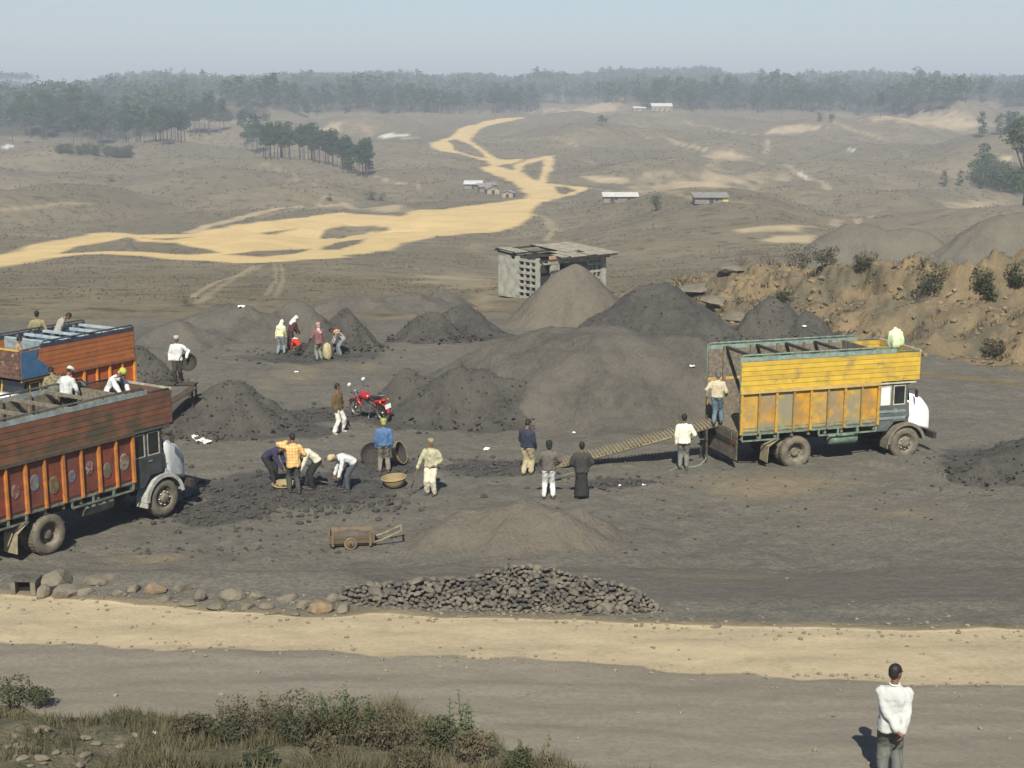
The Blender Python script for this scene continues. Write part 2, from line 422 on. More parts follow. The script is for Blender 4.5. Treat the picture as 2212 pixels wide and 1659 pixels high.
_cr = crease(GX, GY); m_pale = np.maximum(m_pale, .26*np.exp(-(_cr/.035)**2)*sst(150, 200, GY)*(1-sst(900, 1100, GY))*np.clip(.6+fbm(GX/25, GY/25, 19, 2), 0, 1))
nz = fbm(GX/3.0, GY/3.0, 81, 4); nz2 = fbm(GX/9.0, GY/9.0, 83, 3)
up_e = at_z([-300,0,200,340,500,660,800,1000,1200,1450,1700,2000,2212,2600], [1278,1290,1296,1311,1325,1328,1319,1331,1341,1348,1355,1362,1359,1358], 1.66)
lo_e = at_z([-300,0,150,300,500,700,850,1000,1200,1500,1700,1900,2212,2600], [1368,1379,1387,1392,1400,1404,1416,1412,1424,1446,1458,1470,1481,1494], 1.7)
ue = np.interp(GX, up_e[:, 0], up_e[:, 1]) + .18*nz; le = np.interp(GX, lo_e[:, 0], lo_e[:, 1]) + .22*fbm(GX/1.4, GY/.6, 87, 3)
m_sho = sst(-.25, .25, GY-le)*(1 - sst(-.12, .12, GY-ue))
edge = np.interp(GX, EDGE_X, EDGE_Y)
m_bank = 1 - sst(.6, 1.5, GY-edge + .3*nz)
m_road = (1 - sst(-.25, .25, GY-le))*(1-m_bank)
yard_far = 78 + 5*nz2 - 6*sst(-2, -16, GX)
m_coal = sst(0, .5, GY-ue)*(1 - sst(-4, 7, GY-yard_far))
cyf = np.interp(GX, CUT_X, CUT_Y)
m_earth = sst(-3.0, 1.0, GY-cyf+nz*1.2)*(1 - sst(10.5, 14, GY-cyf+nz))*(GX > 7.0)*sst(7, 11, GX)
m_earth = np.maximum(m_earth, .7*np.exp(-((GY-np.interp(GX, [10, 14, 22, 30], [60, 60, 56.6, 53]))/1.0)**2)*sst(13, 16, GX + nz))
m_coal *= 1 - m_earth
# yellowish trodden soil in the yard
soil = [(650, 805, 90, 25), (590, 830, 40, 18), (780, 790, 60, 14), (480, 700, 50, 12), (1100, 640, 60, 16), (2100, 1000, 60, 20), (1650, 1050, 240, 30), (1900, 1110, 180, 26), (1250, 1290, 60, 14), (700, 1120, 90, 12), (330, 1210, 120, 12), (1560, 1290, 200, 26), (420, 690, 60, 18)]
m_soil = np.zeros_like(GX)
for px, py, wx, wy in soil:
    c = at_z(px, py, 0); sx = wx*c[1]/FPX; sy = wy*c[1]/FPX/(CAM_Z/c[1])
    m_soil = np.maximum(m_soil, np.exp(-((GX-c[0])/sx)**2 - ((GY-c[1])/sy)**2)*np.clip(.75+.9*nz, 0, 1))
# wheel marks along the road and shoulder
for off_, st_ in ((-.7, .7), (-1.05, .6), (-2.3, .8), (-2.6, .8), (-4.0, .7), (-4.35, .7), (.55, .8), (.9, .7), (2.0, .6), (2.3, .6)):
    dd = GY - (np.interp(GX, lo_e[:, 0], lo_e[:, 1]) + off_ + .25*fbm(GX/7+off_, GY*0+off_*3, 141, 2))
    m_soil = np.maximum(m_soil, st_*np.exp(-(dd/.085)**2)*(GY < 28)*np.clip(.45 + 1.2*fbm(GX/2.6+off_*7, GY*0+off_, 147, 3), 0, 1))
# fresh coal spread
m_fresh = np.zeros_like(GX)
FRESH = [(640, 1060, 250, 45), (480, 1110, 130, 38), (830, 1010, 110, 30), (1050, 1010, 120, 22), (1330, 1045, 90, 14), (160, 1010, 200, 60), (2150, 1000, 150, 40), (700, 900, 120, 22), (980, 905, 230, 26), (560, 930, 190, 22), (680, 770, 150, 16), (1680, 700, 120, 26)]
for px, py, wx, wy in FRESH:
    c = at_z(px, py, 0); sx = wx*c[1]/FPX; sy = wy*c[1]/FPX/(CAM_Z/c[1])
    m_fresh = np.maximum(m_fresh, sst(.25, .6, np.exp(-((GX-c[0])/sx)**2 - ((GY-c[1])/sy)**2) + .22*nz))

# ------------------------------------------------------------------ ground material
def ground_material():
    k = NT('ground_soil'); co = k.pos()
    at = k.n('ShaderNodeAttribute', attribute_name='cover_a'); sa = k.n('ShaderNodeSeparateColor'); k.l(at.outputs['Color'], sa.inputs[0])
    bt = k.n('ShaderNodeAttribute', attribute_name='cover_b'); sb = k.n('ShaderNodeSeparateColor'); k.l(bt.outputs['Color'], sb.inputs[0])
    sand, coal, earth, sho = sa.outputs[0], sa.outputs[1], sa.outputs[2], at.outputs['Alpha']
    road, bank, soil_, fresh = sb.outputs[0], sb.outputs[1], sb.outputs[2], bt.outputs['Alpha']
    ct = k.n('ShaderNodeAttribute', attribute_name='cover_c'); sc = k.n('ShaderNodeSeparateColor'); k.l(ct.outputs['Color'], sc.inputs[0])
    pale, white = sc.outputs[0], sc.outputs[1]
    n_big = k.ramp(k.noise(.018, 5, .6, co), .38, .62); n_mid = k.ramp(k.noise(.16, 5, .62, co), .36, .66); n_fin = k.ramp(k.noise(1.6, 5, .65, co), .33, .68); n_gr = k.ramp(k.noise(9, 4, .7, co), .3, .72)
    n_edge = k.math('SUBTRACT', k.noise(1.1, 5, .65, co), .5)
    def wob(m, amt=.5, lo=.3, hi=.7):    # break a mask's edge with noise
        return k.ramp(k.math('ADD', m, k.math('MULTIPLY', n_edge, amt)), lo, hi)
    grass = k.mix(n_big, (.190, .158, .103), (.122, .108, .072))
    grass = k.mix(k.math('MULTIPLY', n_mid, .7), grass, (.105, .092, .058))
    grass = k.mix(k.math('MULTIPLY', n_fin, .5), grass, (.225, .188, .122))
    grass = k.mix(k.ramp(k.noise(.30, 6, .72, co), .52, .64), grass, (.085, .076, .047))
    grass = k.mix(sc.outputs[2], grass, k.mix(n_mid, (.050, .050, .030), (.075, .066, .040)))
    paleb = k.mix(n_mid, (.42, .335, .205), (.33, .26, .16))
    g = k.mix(pale, grass, paleb)
    g = k.mix(white, g, (.50, .485, .44))
    sandc = k.mix(n_mid, (.57, .415, .185), (.46, .335, .155)); sandc = k.mix(k.math('MULTIPLY', n_fin, .4), sandc, (.64, .49, .25))
    g = k.mix(sand, g, sandc)
    coalc = k.mix(n_mid, (.158, .147, .119), (.122, .114, .095)); coalc = k.mix(k.math('MULTIPLY', n_fin, .65), coalc, (.195, .179, .14)); coalc = k.mix(k.math('MULTIPLY', n_gr, .65), coalc, (.074, .069, .059))
    freshc = k.mix(n_fin, (.074, .071, .065), (.048, .047, .044)); freshc = k.mix(k.math('MULTIPLY', n_gr, .5), freshc, (.115, .108, .095))
    coalc = k.mix(k.math('MULTIPLY', wob(soil_, 1.0, .1, .9), .65), coalc, k.mix(n_fin, (.235, .19, .118), (.17, .14, .092)))
    coalc = k.mix(wob(fresh, 1.1, .1, .95), coalc, freshc)
    g = k.mix(wob(coal, .5), g, coalc)
    ear = k.mix(n_mid, (.280, .200, .108), (.178, .138, .085)); ear = k.mix(k.ramp(k.noise(.42, 6, .68, co), .46, .60), ear, (.125, .110, .073)); ear = k.mix(k.math('MULTIPLY', k.ramp(k.noise(.6, 5, .6, co), .58, .7), .7), ear, (.31, .215, .105)); ear = k.mix(k.math('MULTIPLY', n_fin, .45), ear, (.165, .14, .09)); ear = k.mix(k.math('MULTIPLY', n_gr, .45), ear, (.085, .075, .052))
    g = k.mix(wob(earth, .6), g, ear)
    roadc = k.mix(n_mid, (.203, .177, .137), (.172, .151, .118)); mp = k.n('ShaderNodeMapping'); mp.inputs['Scale'].default_value = (.12, 1.7, 1); k.l(co, mp.inputs[0]); n_rut = k.ramp(k.noise(1.3, 5, .6, mp.outputs[0]), .42, .62); roadc = k.mix(k.math('MULTIPLY', n_rut, .6), roadc, (.23, .206, .16)); roadc = k.mix(k.math('MULTIPLY', soil_, .5), roadc, (.115, .102, .082)); roadc = k.mix(k.math('MULTIPLY', n_gr, .5), roadc, (.13, .119, .097))
    g = k.mix(road, g, roadc)
    shoc = k.mix(n_mid, (.365, .300, .190), (.290, .240, .155)); shoc = k.mix(k.math('MULTIPLY', soil_, .55), shoc, (.245, .205, .14)); shoc = k.mix(k.math('MULTIPLY', n_rut, .5), shoc, (.29, .235, .15)); shoc = k.mix(k.math('MULTIPLY', n_gr, .45), shoc, (.43, .36, .24)); shoc = k.mix(k.math('MULTIPLY', k.ramp(n_edge, .06, .22), .5), shoc, (.22, .185, .125))
    g = k.mix(wob(sho, .45), g, shoc)
    bkc = k.mix(n_fin, (.16, .135, .09), (.085, .085, .05)); bkc = k.mix(k.math('MULTIPLY', k.ramp(n_edge, .05, .2), .6), bkc, (.26, .21, .14))
    g = k.mix(wob(bank, .4), g, bkc)
    k.l(g, k.b.inputs['Base Color']); k.b.inputs['Roughness'].default_value = .95; k.b.inputs['Specular IOR Level'].default_value = .15
    h = k.math('ADD', k.math('MULTIPLY', k.noise(2.2, 6, .7, co), 1.0), k.math('MULTIPLY', k.noise(14, 4, .7, co), .35))
    calm = k.math('SUBTRACT', 1.0, k.math('MULTIPLY', k.math('MINIMUM', k.math('ADD', road, sho), 1.0), .72))
    k.bump(k.math('MULTIPLY', h, calm), .9, .13)
    return k.m
GROUND = ground_material()
idx = np.arange(NRW*NCL).reshape(NRW, NCL)
quads = np.stack([idx[:-1, :-1], idx[:-1, 1:], idx[1:, 1:], idx[1:, :-1]], -1).reshape(-1, 4)
def fmean(m): return (m[:-1, :-1] + m[1:, 1:] + m[:-1, 1:] + m[1:, :-1]).ravel()/4
cls = np.zeros(len(quads), int)
for c, m in ((1, m_coal), (2, m_earth), (3, m_sand), (4, m_road), (5, m_sho), (6, m_bank)): cls[fmean(m) > .5] = c
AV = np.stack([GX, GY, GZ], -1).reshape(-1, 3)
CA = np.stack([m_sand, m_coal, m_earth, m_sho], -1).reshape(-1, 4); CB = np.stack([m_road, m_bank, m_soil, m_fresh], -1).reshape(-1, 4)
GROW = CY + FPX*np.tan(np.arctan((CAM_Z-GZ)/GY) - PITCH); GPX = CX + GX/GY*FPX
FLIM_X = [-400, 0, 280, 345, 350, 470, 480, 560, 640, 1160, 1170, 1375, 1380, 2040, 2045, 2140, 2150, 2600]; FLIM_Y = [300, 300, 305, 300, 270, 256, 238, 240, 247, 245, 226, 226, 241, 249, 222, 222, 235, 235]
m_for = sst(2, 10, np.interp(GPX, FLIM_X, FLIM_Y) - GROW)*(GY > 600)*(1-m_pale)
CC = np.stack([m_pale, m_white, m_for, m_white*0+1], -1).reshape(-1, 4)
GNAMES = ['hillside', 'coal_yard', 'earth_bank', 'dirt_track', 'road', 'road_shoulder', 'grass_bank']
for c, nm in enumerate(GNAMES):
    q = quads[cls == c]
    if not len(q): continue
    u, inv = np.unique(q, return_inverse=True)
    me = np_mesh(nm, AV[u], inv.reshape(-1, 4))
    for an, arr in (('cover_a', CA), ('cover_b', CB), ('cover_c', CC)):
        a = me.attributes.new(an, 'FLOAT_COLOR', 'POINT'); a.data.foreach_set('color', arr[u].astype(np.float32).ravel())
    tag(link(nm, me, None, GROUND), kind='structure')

# ------------------------------------------------------------------ trucks
RUBBER = mat('tyre_rubber_dusty', (.16, .14, .10), (.105, .092, .07), 5, .95, .3, 30, .01, coord='pos')
RIM = mat('rim_dusty_steel', (.20, .175, .13), (.12, .105, .08), 7, .7, coord='pos')
CHAS = mat('chassis_grime', (.030, .028, .026), (.055, .046, .036), 5, .9, coord='pos')
GLASS_D = mat('cab_glass_dark', (.012, .014, .016), (.02, .022, .022), 3, .12, spec=.6, coord='pos')
WOOD_G = mat('weathered_grey_wood', (.20, .17, .125), (.12, .10, .075), 9, .9, .3, 30, .006, coord='pos')
CHROME = mat('bright_metal', (.55, .55, .53), (.42, .42, .40), 5, .35, metal=.6, coord='pos')
def arc_band(mb, cx, cz, r0, r1, a0, a1, y0, y1, n=14):
    po = [(cx + r1*math.cos(a), cz + r1*math.sin(a)) for a in np.linspace(a0, a1, n)]
    pi_ = [(cx + r0*math.cos(a), cz + r0*math.sin(a)) for a in np.linspace(a0, a1, n)]
    for i in range(n-1):
        mb.prism([pi_[i], po[i], po[i+1], pi_[i+1]], y0, y1)
    return mb
def ring_frame(x0, x1, z0, z1, w, y0, y1):
    o = [(x0, z0), (x1, z0), (x1, z1), (x0, z1)]; i = [(x0+w, z0+w), (x1-w, z0+w), (x1-w, z1-w), (x0+w, z1-w)]
    vs = [(x, y, z) for y in (y0, y1) for L in (o, i) for x, z in L]; fs = []
    for k in range(4):
        j = (k+1) % 4; fs += [(k, j, 4+j, 4+k), (8+k, 12+k, 12+j, 8+j), (k, 8+k, 8+j, j), (4+k, 4+j, 12+j, 12+k)]
    return MB().add(vs, fs)
def wheel(parent, x, y, side, dual):
    r, w = .52, .27
    M = Matrix.Translation((x, y, r)) @ Matrix.Rotation(-PI/2*side, 4, 'X')      # local z points outwards
    prof = [(.30, -w/2), (.36, -w/2-.01), (.44, -w/2-.015), (.49, -w/2+.01), (.515, -w/2+.05), (.52, -.05), (.52, .05), (.515, w/2-.05), (.49, w/2-.01), (.44, w/2+.015), (.36, w/2+.01), (.30, w/2)]
    mb = MB().lathe(prof, 32, M, close=True)
    for k in range(32):                                   # tread blocks
        a = 2*PI*k/32; T = M @ Matrix.Rotation(a, 4, 'Z')
        mb.box(.512, .528, -.022, .022, -.10 + .02*(k % 2), .10 - .02*(k % 2), T)
    wv = mb.build('wheel', RUBBER, parent)
    if dual: rp = [(.30, w/2-.01), (.305, w/2-.02), (.275, w/2-.03), (.262, -.02), (.235, -.055), (.15, -.06), (.14, -.03), (.125, .04), (.09, .05), (.001, .05)]
    else: rp = [(.30, w/2-.01), (.305, w/2-.02), (.275, w/2-.02), (.262, .02), (.24, .03), (.20, .085), (.135, .10), (.125, .15), (.10, .16), (.001, .165)]
    rim = MB().lathe(rp, 28, M).build('rim', RIM, wv)
    bo = MB()
    for k in range(8):
        a = 2*PI*k/8; rr = .19; zz = -.05 if dual else .095
        bo.lathe([(.018, zz-.01), (.018, zz+.035), (.001, zz+.037)], 6, M @ Matrix.Translation((rr*math.cos(a), rr*math.sin(a), 0)))
    tag(bo.build('wheel_nuts', CHROME if not dual else RIM, wv), kind='stuff')
    return wv
def truck(name, label, loc, rz, P, XR=-1.85, XF=2.85, XC=4.25, WB=3.95, npan=8, tilt=0.0, tail='closed', group='goods trucks'):
    t = thing(name, label, 'truck', loc, rz, group); t.rotation_euler = (0, tilt, rz)
    W, ZF, ZL, ZT = 1.18, 1.30, 2.52, 3.52
    mb = MB()
    for s in (-1, 1): mb.box(XR+.15, WB+.75, s*.42-.05, s*.42+.05, .80, 1.05)
    for x in np.linspace(XR+.4, WB+.3, 6): mb.box(x-.05, x+.05, -.37, .37, .86, 1.0)
    for x in (0, WB): mb.tube([(x, -.95, .52), (x, .95, .52)], .07, 8); 
    mb.ball((0, 0, .52), .22, seg=12, rings=8)
    for s in (-1, 1):
        for x in (0, WB): mb.box(x-.6, x+.6, s*.42-.035, s*.42+.035, .60, .72)
    mb.box(WB-.5, WB+.55, -.4, .4, .62, 1.0)
    mb.build('chassis', CHAS, t)
    f = MB().box(XR, XF, -W+.03, W-.03, ZF-.08, ZF)
    for x in np.linspace(XR+.1, XF-.1, 9): f.box(x-.04, x+.04, -W+.05, W-.05, 1.06, ZF-.082)
    f.build('floor', P['wood'], t)
    for s in (-1, 1):
        # lower side: panels between ribs
        xs = np.linspace(XR+.04, XF-.04, npan+1)
        for i in range(npan):
            pm = P['panel'][i % len(P['panel'])]
            pn_ = MB().box(xs[i]+.03, xs[i+1]-.03, s*(W-.03)-.015, s*(W-.03)+.015, ZF, ZL)
            # raised frame inside the panel
            for (a, b, c, d) in ((xs[i]+.05, xs[i+1]-.05, ZF+.04, ZF+.075), (xs[i]+.05, xs[i+1]-.05, ZL-.08, ZL-.05)):
                pn_.box(a, b, s*(W-.008)-.006, s*(W-.008)+.006, c, d)
            pn_.build('side_panel', pm, t)
            if P.get('medal') and i in P['medal']:
                cx, cz = (xs[i]+xs[i+1])/2, ZF + .45 + .2*((i*7) % 3)/2
                M = Matrix.Translation((cx, s*(W-.0115), cz)) @ Matrix.Rotation(-s*PI/2, 4, 'X')
                kk = .75 + .35*((i*5) % 4)/3; M = M @ Matrix.Diagonal((kk*.8, kk*1.15, 1, 1)); MB().lathe([(.001, .010), (.14, .010), (.16, .008), (.185, .008), (.19, 0)], 22, M).build('painted_medallion', P['medal'][i], t)
        for i, x in enumerate(xs):
            wd = .028 if i % 2 else .038
            MB().box(x-wd, x+wd, s*W-.035 if s > 0 else s*W-.06, s*W+.06 if s > 0 else s*W+.035, ZF-.06, ZL+.002).build('rib', P['rib'][i % len(P['rib'])], t)
        MB().box(XR-.02, XF, min(s*(W-.02), s*(W+.09)), max(s*(W-.02), s*(W+.09)), ZL+.004, ZL+.10).build('ledge', P['ledge'], t)
        npk = 6
        for i in range(npk):
            z0 = ZL+.104 + i*(ZT-ZL-.10)/npk; z1 = z0 + (ZT-ZL-.10)/npk - .012
            dy = .004*((i*5+int(s)) % 3)
            MB().box(XR, XC - .012, min(s*(W-.02), s*(W+.022+dy)), max(s*(W-.02), s*(W+.022+dy)), z0, z1).build('plank', P['upper'][i % len(P['upper'])], t)
        if P.get('crownpaint'):
            cp = MB(); n0, n1 = XF+.05, XC
            cp.prism([(XF+.15, ZL+.11), (XC-.02, ZL+.11), (XC-.02, ZT-.03), (XF+.65, ZT-.03), (XF+.75, ZT-.3), (XF+.45, ZL+.5)], min(s*(W+.034), s*(W+.046)), max(s*(W+.034), s*(W+.046)))
            cp.build('painted_crown_board', P['crownpaint'], t)
        MB().box(XR-.01, XF+.55, min(s*(W-.02), s*(W+.03)), max(s*(W-.02), s*(W+.03)), ZT+.004, ZT+.13).build('top_board', P['rail'], t)
        pz = ZT+.20
        rl = MB().tube([(XR, s*W, ZF), (XR, s*W, pz-.06), (XR+.07, s*W, pz), (XF+.4, s*W, pz), (XF+.55, s*W, ZT+.05), (XC-.05, s*W, ZT+.03)], .028, 8)
        for x in np.linspace(XR+.7, XF+.1, 5): rl.tube([(x, s*W, ZT+.13), (x, s*W, pz)], .016, 6)
        rl.build('top_rail', P['pipe'], t)
        for x in np.linspace(XR+.55, XF-.5, 5):               # inner uprights
            MB().box(x-.045, x+.045, min(s*(W-.045), s*(W-.11)), max(s*(W-.045), s*(W-.11)), ZF+.002, ZT+.10).build('upright', P['post'], t)
        MB().box(XR+.02, XF-.05, min(s*(W-.046), s*(W-.058)), max(s*(W-.046), s*(W-.058)), ZF+.003, ZL).build('inner_lining', P['post'], t)
        MB().box(XR+.02, XF-.05, min(s*(W-.021), s*(W-.030)), max(s*(W-.021), s*(W-.030)), ZL+.10, ZT).build('inner_lining', P['post'], t)
        if P.get('band'): MB().box(XR+.05, XF-.05, min(s*(W-.0138), s*(W-.009)), max(s*(W-.0138), s*(W-.009)), ZF+.004, ZF+.13).build('painted_band', P['band'], t)
        # green frame hung under the body
        fr = MB().box(XR+.05, XF, s*(W-.02)-.02, s*(W-.02)+.02, 1.20, ZF-.062)
        for a, b in ((XR+.1, -.68), (.75, XF-.05)):
            fr.box(a, b, s*(W-.02)-.018, s*(W-.02)+.018, 1.00, 1.045)
            for x in np.linspace(a, b, 4 if b-a > 1.5 else 3): fr.box(x-.03, x+.03, s*(W-.02)-.018, s*(W-.02)+.018, 1.046, 1.199)
        fr.build('under_frame', P['frame'], t)
        # fuel tank or battery box
        mt = Matrix.Translation((1.75, s*.84, .82)) @ Matrix.Rotation(PI/2, 4, 'Y')
        MB().lathe([(.001, -.5), (.18, -.5), (.21, -.47), (.21, .47), (.18, .5), (.001, .5)], 18, mt).build('fuel_tank', P['frame'], t)
        # rear mudguard plate and flap
        mg = MB(); mg.bar((-.62, s*.92, 1.02), (-.98, s*.92, .78), .5, .02, (0, 0, 1)); mg.bar((-.98, s*.92, .78), (-1.02, s*.92, .28), .5, .02, (1, 0, 0))
        mg.build('mud_flap', P['flap'], t)
        w = wheel(t, 0, s*1.03, s, True); wheel(t, 0, s*.73, s, True); wheel(t, WB, s*.98, s, False)
        g = MB(); arc_band(g, WB, .52, .66, .70, R(8), R(178), min(s*.74, s*1.17), max(s*.74, s*1.17))
        arc_band(g, WB, .52, .60, .70, R(8), R(178), min(s*1.15, s*1.172), max(s*1.15, s*1.172))
        g.box(WB-.72, WB-.66, min(s*.76, s*1.16), max(s*.76, s*1.16), .40, .53); g.build('front_mudguard', P['fender'], t)
        # cab side
        x0, x1 = XF+.03, WB-.02; y0, y1 = min(s*1.06, s*1.10), max(s*1.06, s*1.10)
        cb = MB(); cb.prism([(x0, .98), (WB-.70, .98), (WB-.62, 1.10), (WB-.45, 1.26), (x1+.12, 1.42), (x1+.08, 1.80), (x0, 1.80)], y0, y1)
        for xx in (x0, x0+.46, x1-.06): cb.box(xx, xx+.07, y0, y1, 1.802, 2.46)
        cb.box(x0, x1+.1, y0, y1, 2.462, 2.60); cb.build('cab_side', P['cab'], t)
        dr = MB().box(x0+.50, x1-.03, min(s*1.102, s*1.118), max(s*1.102, s*1.118), 1.28, 1.79).build('cab_door', P['cab'], t)
        MB().box(x0+.54, x0+.66, min(s*1.12, s*1.14), max(s*1.12, s*1.14), 1.66, 1.69).build('handle', CHROME, dr)
        if P.get('stripe'):
            for z in (1.36, 1.58): MB().box(x0+.02, x1-.04, min(s*1.119, s*1.124), max(s*1.119, s*1.124), z, z+.08).build('painted_stripe', P['stripe'], t)
        for (a, b, m_) in ((x0+.08, x0+.44, P['glass1']), (x0+.55, x1-.08, GLASS_D)):
            wp = MB().box(a, b, min(s*1.075, s*1.085), max(s*1.075, s*1.085), 1.82, 2.44).build('side_window', m_, t)
            ring_frame(a-.01, b+.01, 1.81, 2.45, .03, s*1.087, s*1.106).build('window_frame', P['trim'], wp)
        MB().tube([(x1+.05, s*1.1, 2.3), (x1+.22, s*1.28, 2.32), (x1+.22, s*1.28, 2.28)], .012, 6).box(x1+.20, x1+.23, s*1.28-.07, s*1.28+.07, 2.06, 2.30).build('wing_mirror', CHAS, t)
        MB().ball((WB+.985, s*.70, 1.12), .11, .5, 1, 1, 12, 8).build('headlight', CHROME, t)
        MB().bar((XF, s*1.13, ZL+.03), (XC-.05, s*1.13, ZL+.03), .05, .07).build('cab_roof_trim', P['trim'], t)
    mb = MB().box(XF-.04, XF+.02, -1.14, 1.14, ZF+.003, ZT+.08); mb.build('bulkhead', P['wood'], t)
    MB().box(XF+.025, XC-.03, -1.14, 1.14, 2.605, 2.66).build('cab_roof', P['wood'], t)
    for i in range(6):
        z0 = ZL+.104 + i*(ZT-ZL-.10)/6
        MB().box(XC-.010, XC+.03, -W-.02, W+.02, z0, z0 + (ZT-ZL-.10)/6 - .012).build('crown_plank', P['crown'], t)
    MB().box(XC-.005, XC+.045, -W-.025, W+.025, ZT+.004, ZT+.06).build('crown_rail', P['trim'], t)
    # windshield, front and bonnet
    ws = MB().add([(WB+.14, -1.03, 1.85), (WB+.14, 1.03, 1.85), (WB+.02, 1.03, 2.46), (WB+.02, -1.03, 2.46), (WB+.12, -1.03, 1.85), (WB+.12, 1.03, 1.85), (WB, 1.03, 2.46), (WB, -1.03, 2.46)],
                  [(0,1,2,3),(7,6,5,4),(0,4,5,1),(1,5,6,2),(2,6,7,3),(3,7,4,0)]).build('windshield', GLASS_D, t)
    MB().bar((WB+.15, 0, 1.85), (WB+.03, 0, 2.46), .05, .03).build('windshield_post', P['trim'], ws)
    MB().box(WB+.02, WB+.10, -1.05, 1.05, 1.0, 1.845).build('firewall', P['cab'], t)
    def ring(x, hw, z0, z1, rc):
        o = []
        for (cx, cz, a0) in ((hw-rc, z1-rc, 0), (-hw+rc, z1-rc, PI/2), (-hw+rc*.4, z0+rc*.4, PI), (hw-rc*.4, z0+rc*.4, 1.5*PI)):
            rr = rc if cz > (z0+z1)/2 else rc*.4
            for k in range(5): a = a0 + PI/2*k/4; o.append((x, cx + rr*math.cos(a), cz + rr*math.sin(a)))
        return o
    MB().loft([ring(WB+.11, 1.06, 1.10, 2.10, .16), ring(WB+.36, 1.03, 1.05, 2.07, .20), ring(WB+.68, .99, .95, 1.94, .26), ring(WB+.92, .95, .86, 1.70, .28), ring(WB+1.0, .86, .88, 1.48, .22)]).build('bonnet', P['bonnet'], t)
    gr = MB()
    for z in np.linspace(1.06, 1.34, 6): gr.box(WB+.995, WB+1.022, -.45, .45, z-.016, z+.016)
    gr.build('grille', CHAS, t)
    MB().box(WB+1.03, WB+1.16, -1.08, 1.08, .60, .80).build('bumper', P['bumper'], t)
    MB().box(WB+1.162, WB+1.168, -.24, .24, .64, .75).build('number_plate', mat('plate_paint', (.62, .60, .5), (.5, .48, .4), 9, .6), t)
    # tail
    if tail == 'hang':
        tg = MB()
        for i in range(5): tg.box(XR-.06, XR-.025, -W+.04, W-.04, .42+i*.172, .42+i*.172+.16)
        tg.bar((XR-.075, -.8, .40), (XR-.075, -.8, 1.30), .05, .02, (1,0,0)); tg.bar((XR-.075, .8, .40), (XR-.075, .8, 1.30), .05, .02, (1,0,0)); tg.build('tailgate', P['tail'], t)
    else:
        for i in range(10): MB().box(XR-.05, XR-.012, -W+.04, W-.04, ZF+i*.2, ZF+i*.2+.185).build('tail_board', P['tail'], t)
    MB().box(XR-.08, XR-.03, -W+.1, W-.1, .86, 1.02).build('rear_bumper', CHAS, t)
    for s in (-1, 1): MB().box(XR-.095, XR-.082, s*.9-.09, s*.9+.09, .90, .98).build('tail_light', mat('lamp_red', (.35, .02, .015), (.25, .02, .015), 5, .4), t)
    for i, x in enumerate(P.get('bars', [])):
        MB().box(x-.05, x+.05, -W+.035, W-.035, ZT+.02, ZT+.10).build('cross_beam', P['beam'], t)
    return t
def to_world(t, x, y, z):
    M = Matrix.Translation(t.location) @ t.rotation_euler.to_matrix().to_4x4(); return M @ Vector((x, y, z))

yel = [mat('yellow_plank_paint_%d' % i, c, tuple(k*.86 for k in c), 3.5, .6, .2, 40, .004, coord='pos', dirt=(.24, .18, .08), dscale=2.0, dlo=.50, dhi=.70) for i, c in enumerate([(.56, .37, .045), (.58, .39, .05), (.52, .34, .05)])]
yelp = [mat('ochre_panel_paint_%d' % i, c, tuple(k*.75 for k in c), 3, .7, .2, 30, .004, coord='pos', dirt=d, dscale=1.7, dlo=.40, dhi=.58) for i, (c, d) in enumerate([((.50, .29, .045), (.26, .20, .11)), ((.44, .25, .05), (.21, .18, .13)), ((.49, .30, .045), (.20, .20, .15)), ((.52, .27, .03), (.27, .17, .07))])]
GRN = mat('pale_green_paint', (.17, .245, .18), (.11, .15, .115), 6, .7, coord='pos', dirt=(.11, .10, .07), dscale=3)
P_Y = dict(wood=WOOD_G, panel=yelp, rib=[mat('ochre_rib_paint', (.50, .29, .03), (.36, .22, .05), 7, .7, coord='pos', dirt=(.14, .12, .07), dscale=4), mat('dull_rib_paint', (.32, .21, .06), (.2, .15, .07), 7, .75, coord='pos')],
  ledge=mat('faded_ledge_paint', (.50, .34, .10), (.38, .27, .10), 5, .75, coord='pos'), upper=yel, rail=mat('grey_green_rail', (.22, .30, .25), (.15, .2, .17), 6, .7, coord='pos'), pipe=GRN,
  post=WOOD_G, frame=GRN, flap=mat('dusty_flap', (.30, .25, .16), (.2, .17, .11), 6, .9, coord='pos'), fender=mat('dusty_fender', (.19, .17, .12), (.13, .12, .09), 5, .75, coord='pos'),
  cab=mat('slate_cab_paint', (.10, .115, .11), (.07, .08, .075), 5, .6, coord='pos', dirt=(.16, .14, .09), dscale=2, dlo=.5, dhi=.75), stripe=mat('grey_stripe', (.22, .26, .26), (.16, .19, .19), 5, .6, coord='pos'),
  glass1=mat('white_curtain', (.85, .82, .72), (.78, .75, .66), 6, .7, coord='pos'), trim=mat('cream_trim', (.52, .49, .38), (.36, .33, .25), 7, .6, coord='pos'), bonnet=mat('gloss_white_bonnet', (.90, .90, .88), (.84, .84, .82), 3, .28, spec=.5, coord='pos'),
  crown=yel[0], band=GRN, bumper=CHAS, tail=mat('dusty_tailgate', (.15, .13, .09), (.09, .08, .06), 6, .9, coord='pos'), beam=mat('dark_beam', (.06, .045, .035), (.04, .03, .025), 6, .9, coord='pos'), bars=[-1.4, -.3, .75, 1.8])
rb = [mat('rust_plank_paint_%d' % i, c, tuple(k*.7 for k in c), 2.6, .75, .25, 40, .004, coord='pos', dirt=(.07, .065, .04), dscale=1.3, dlo=.46, dhi=.66) for i, c in enumerate([(.175, .082, .045), (.150, .076, .048), (.185, .080, .042)])]
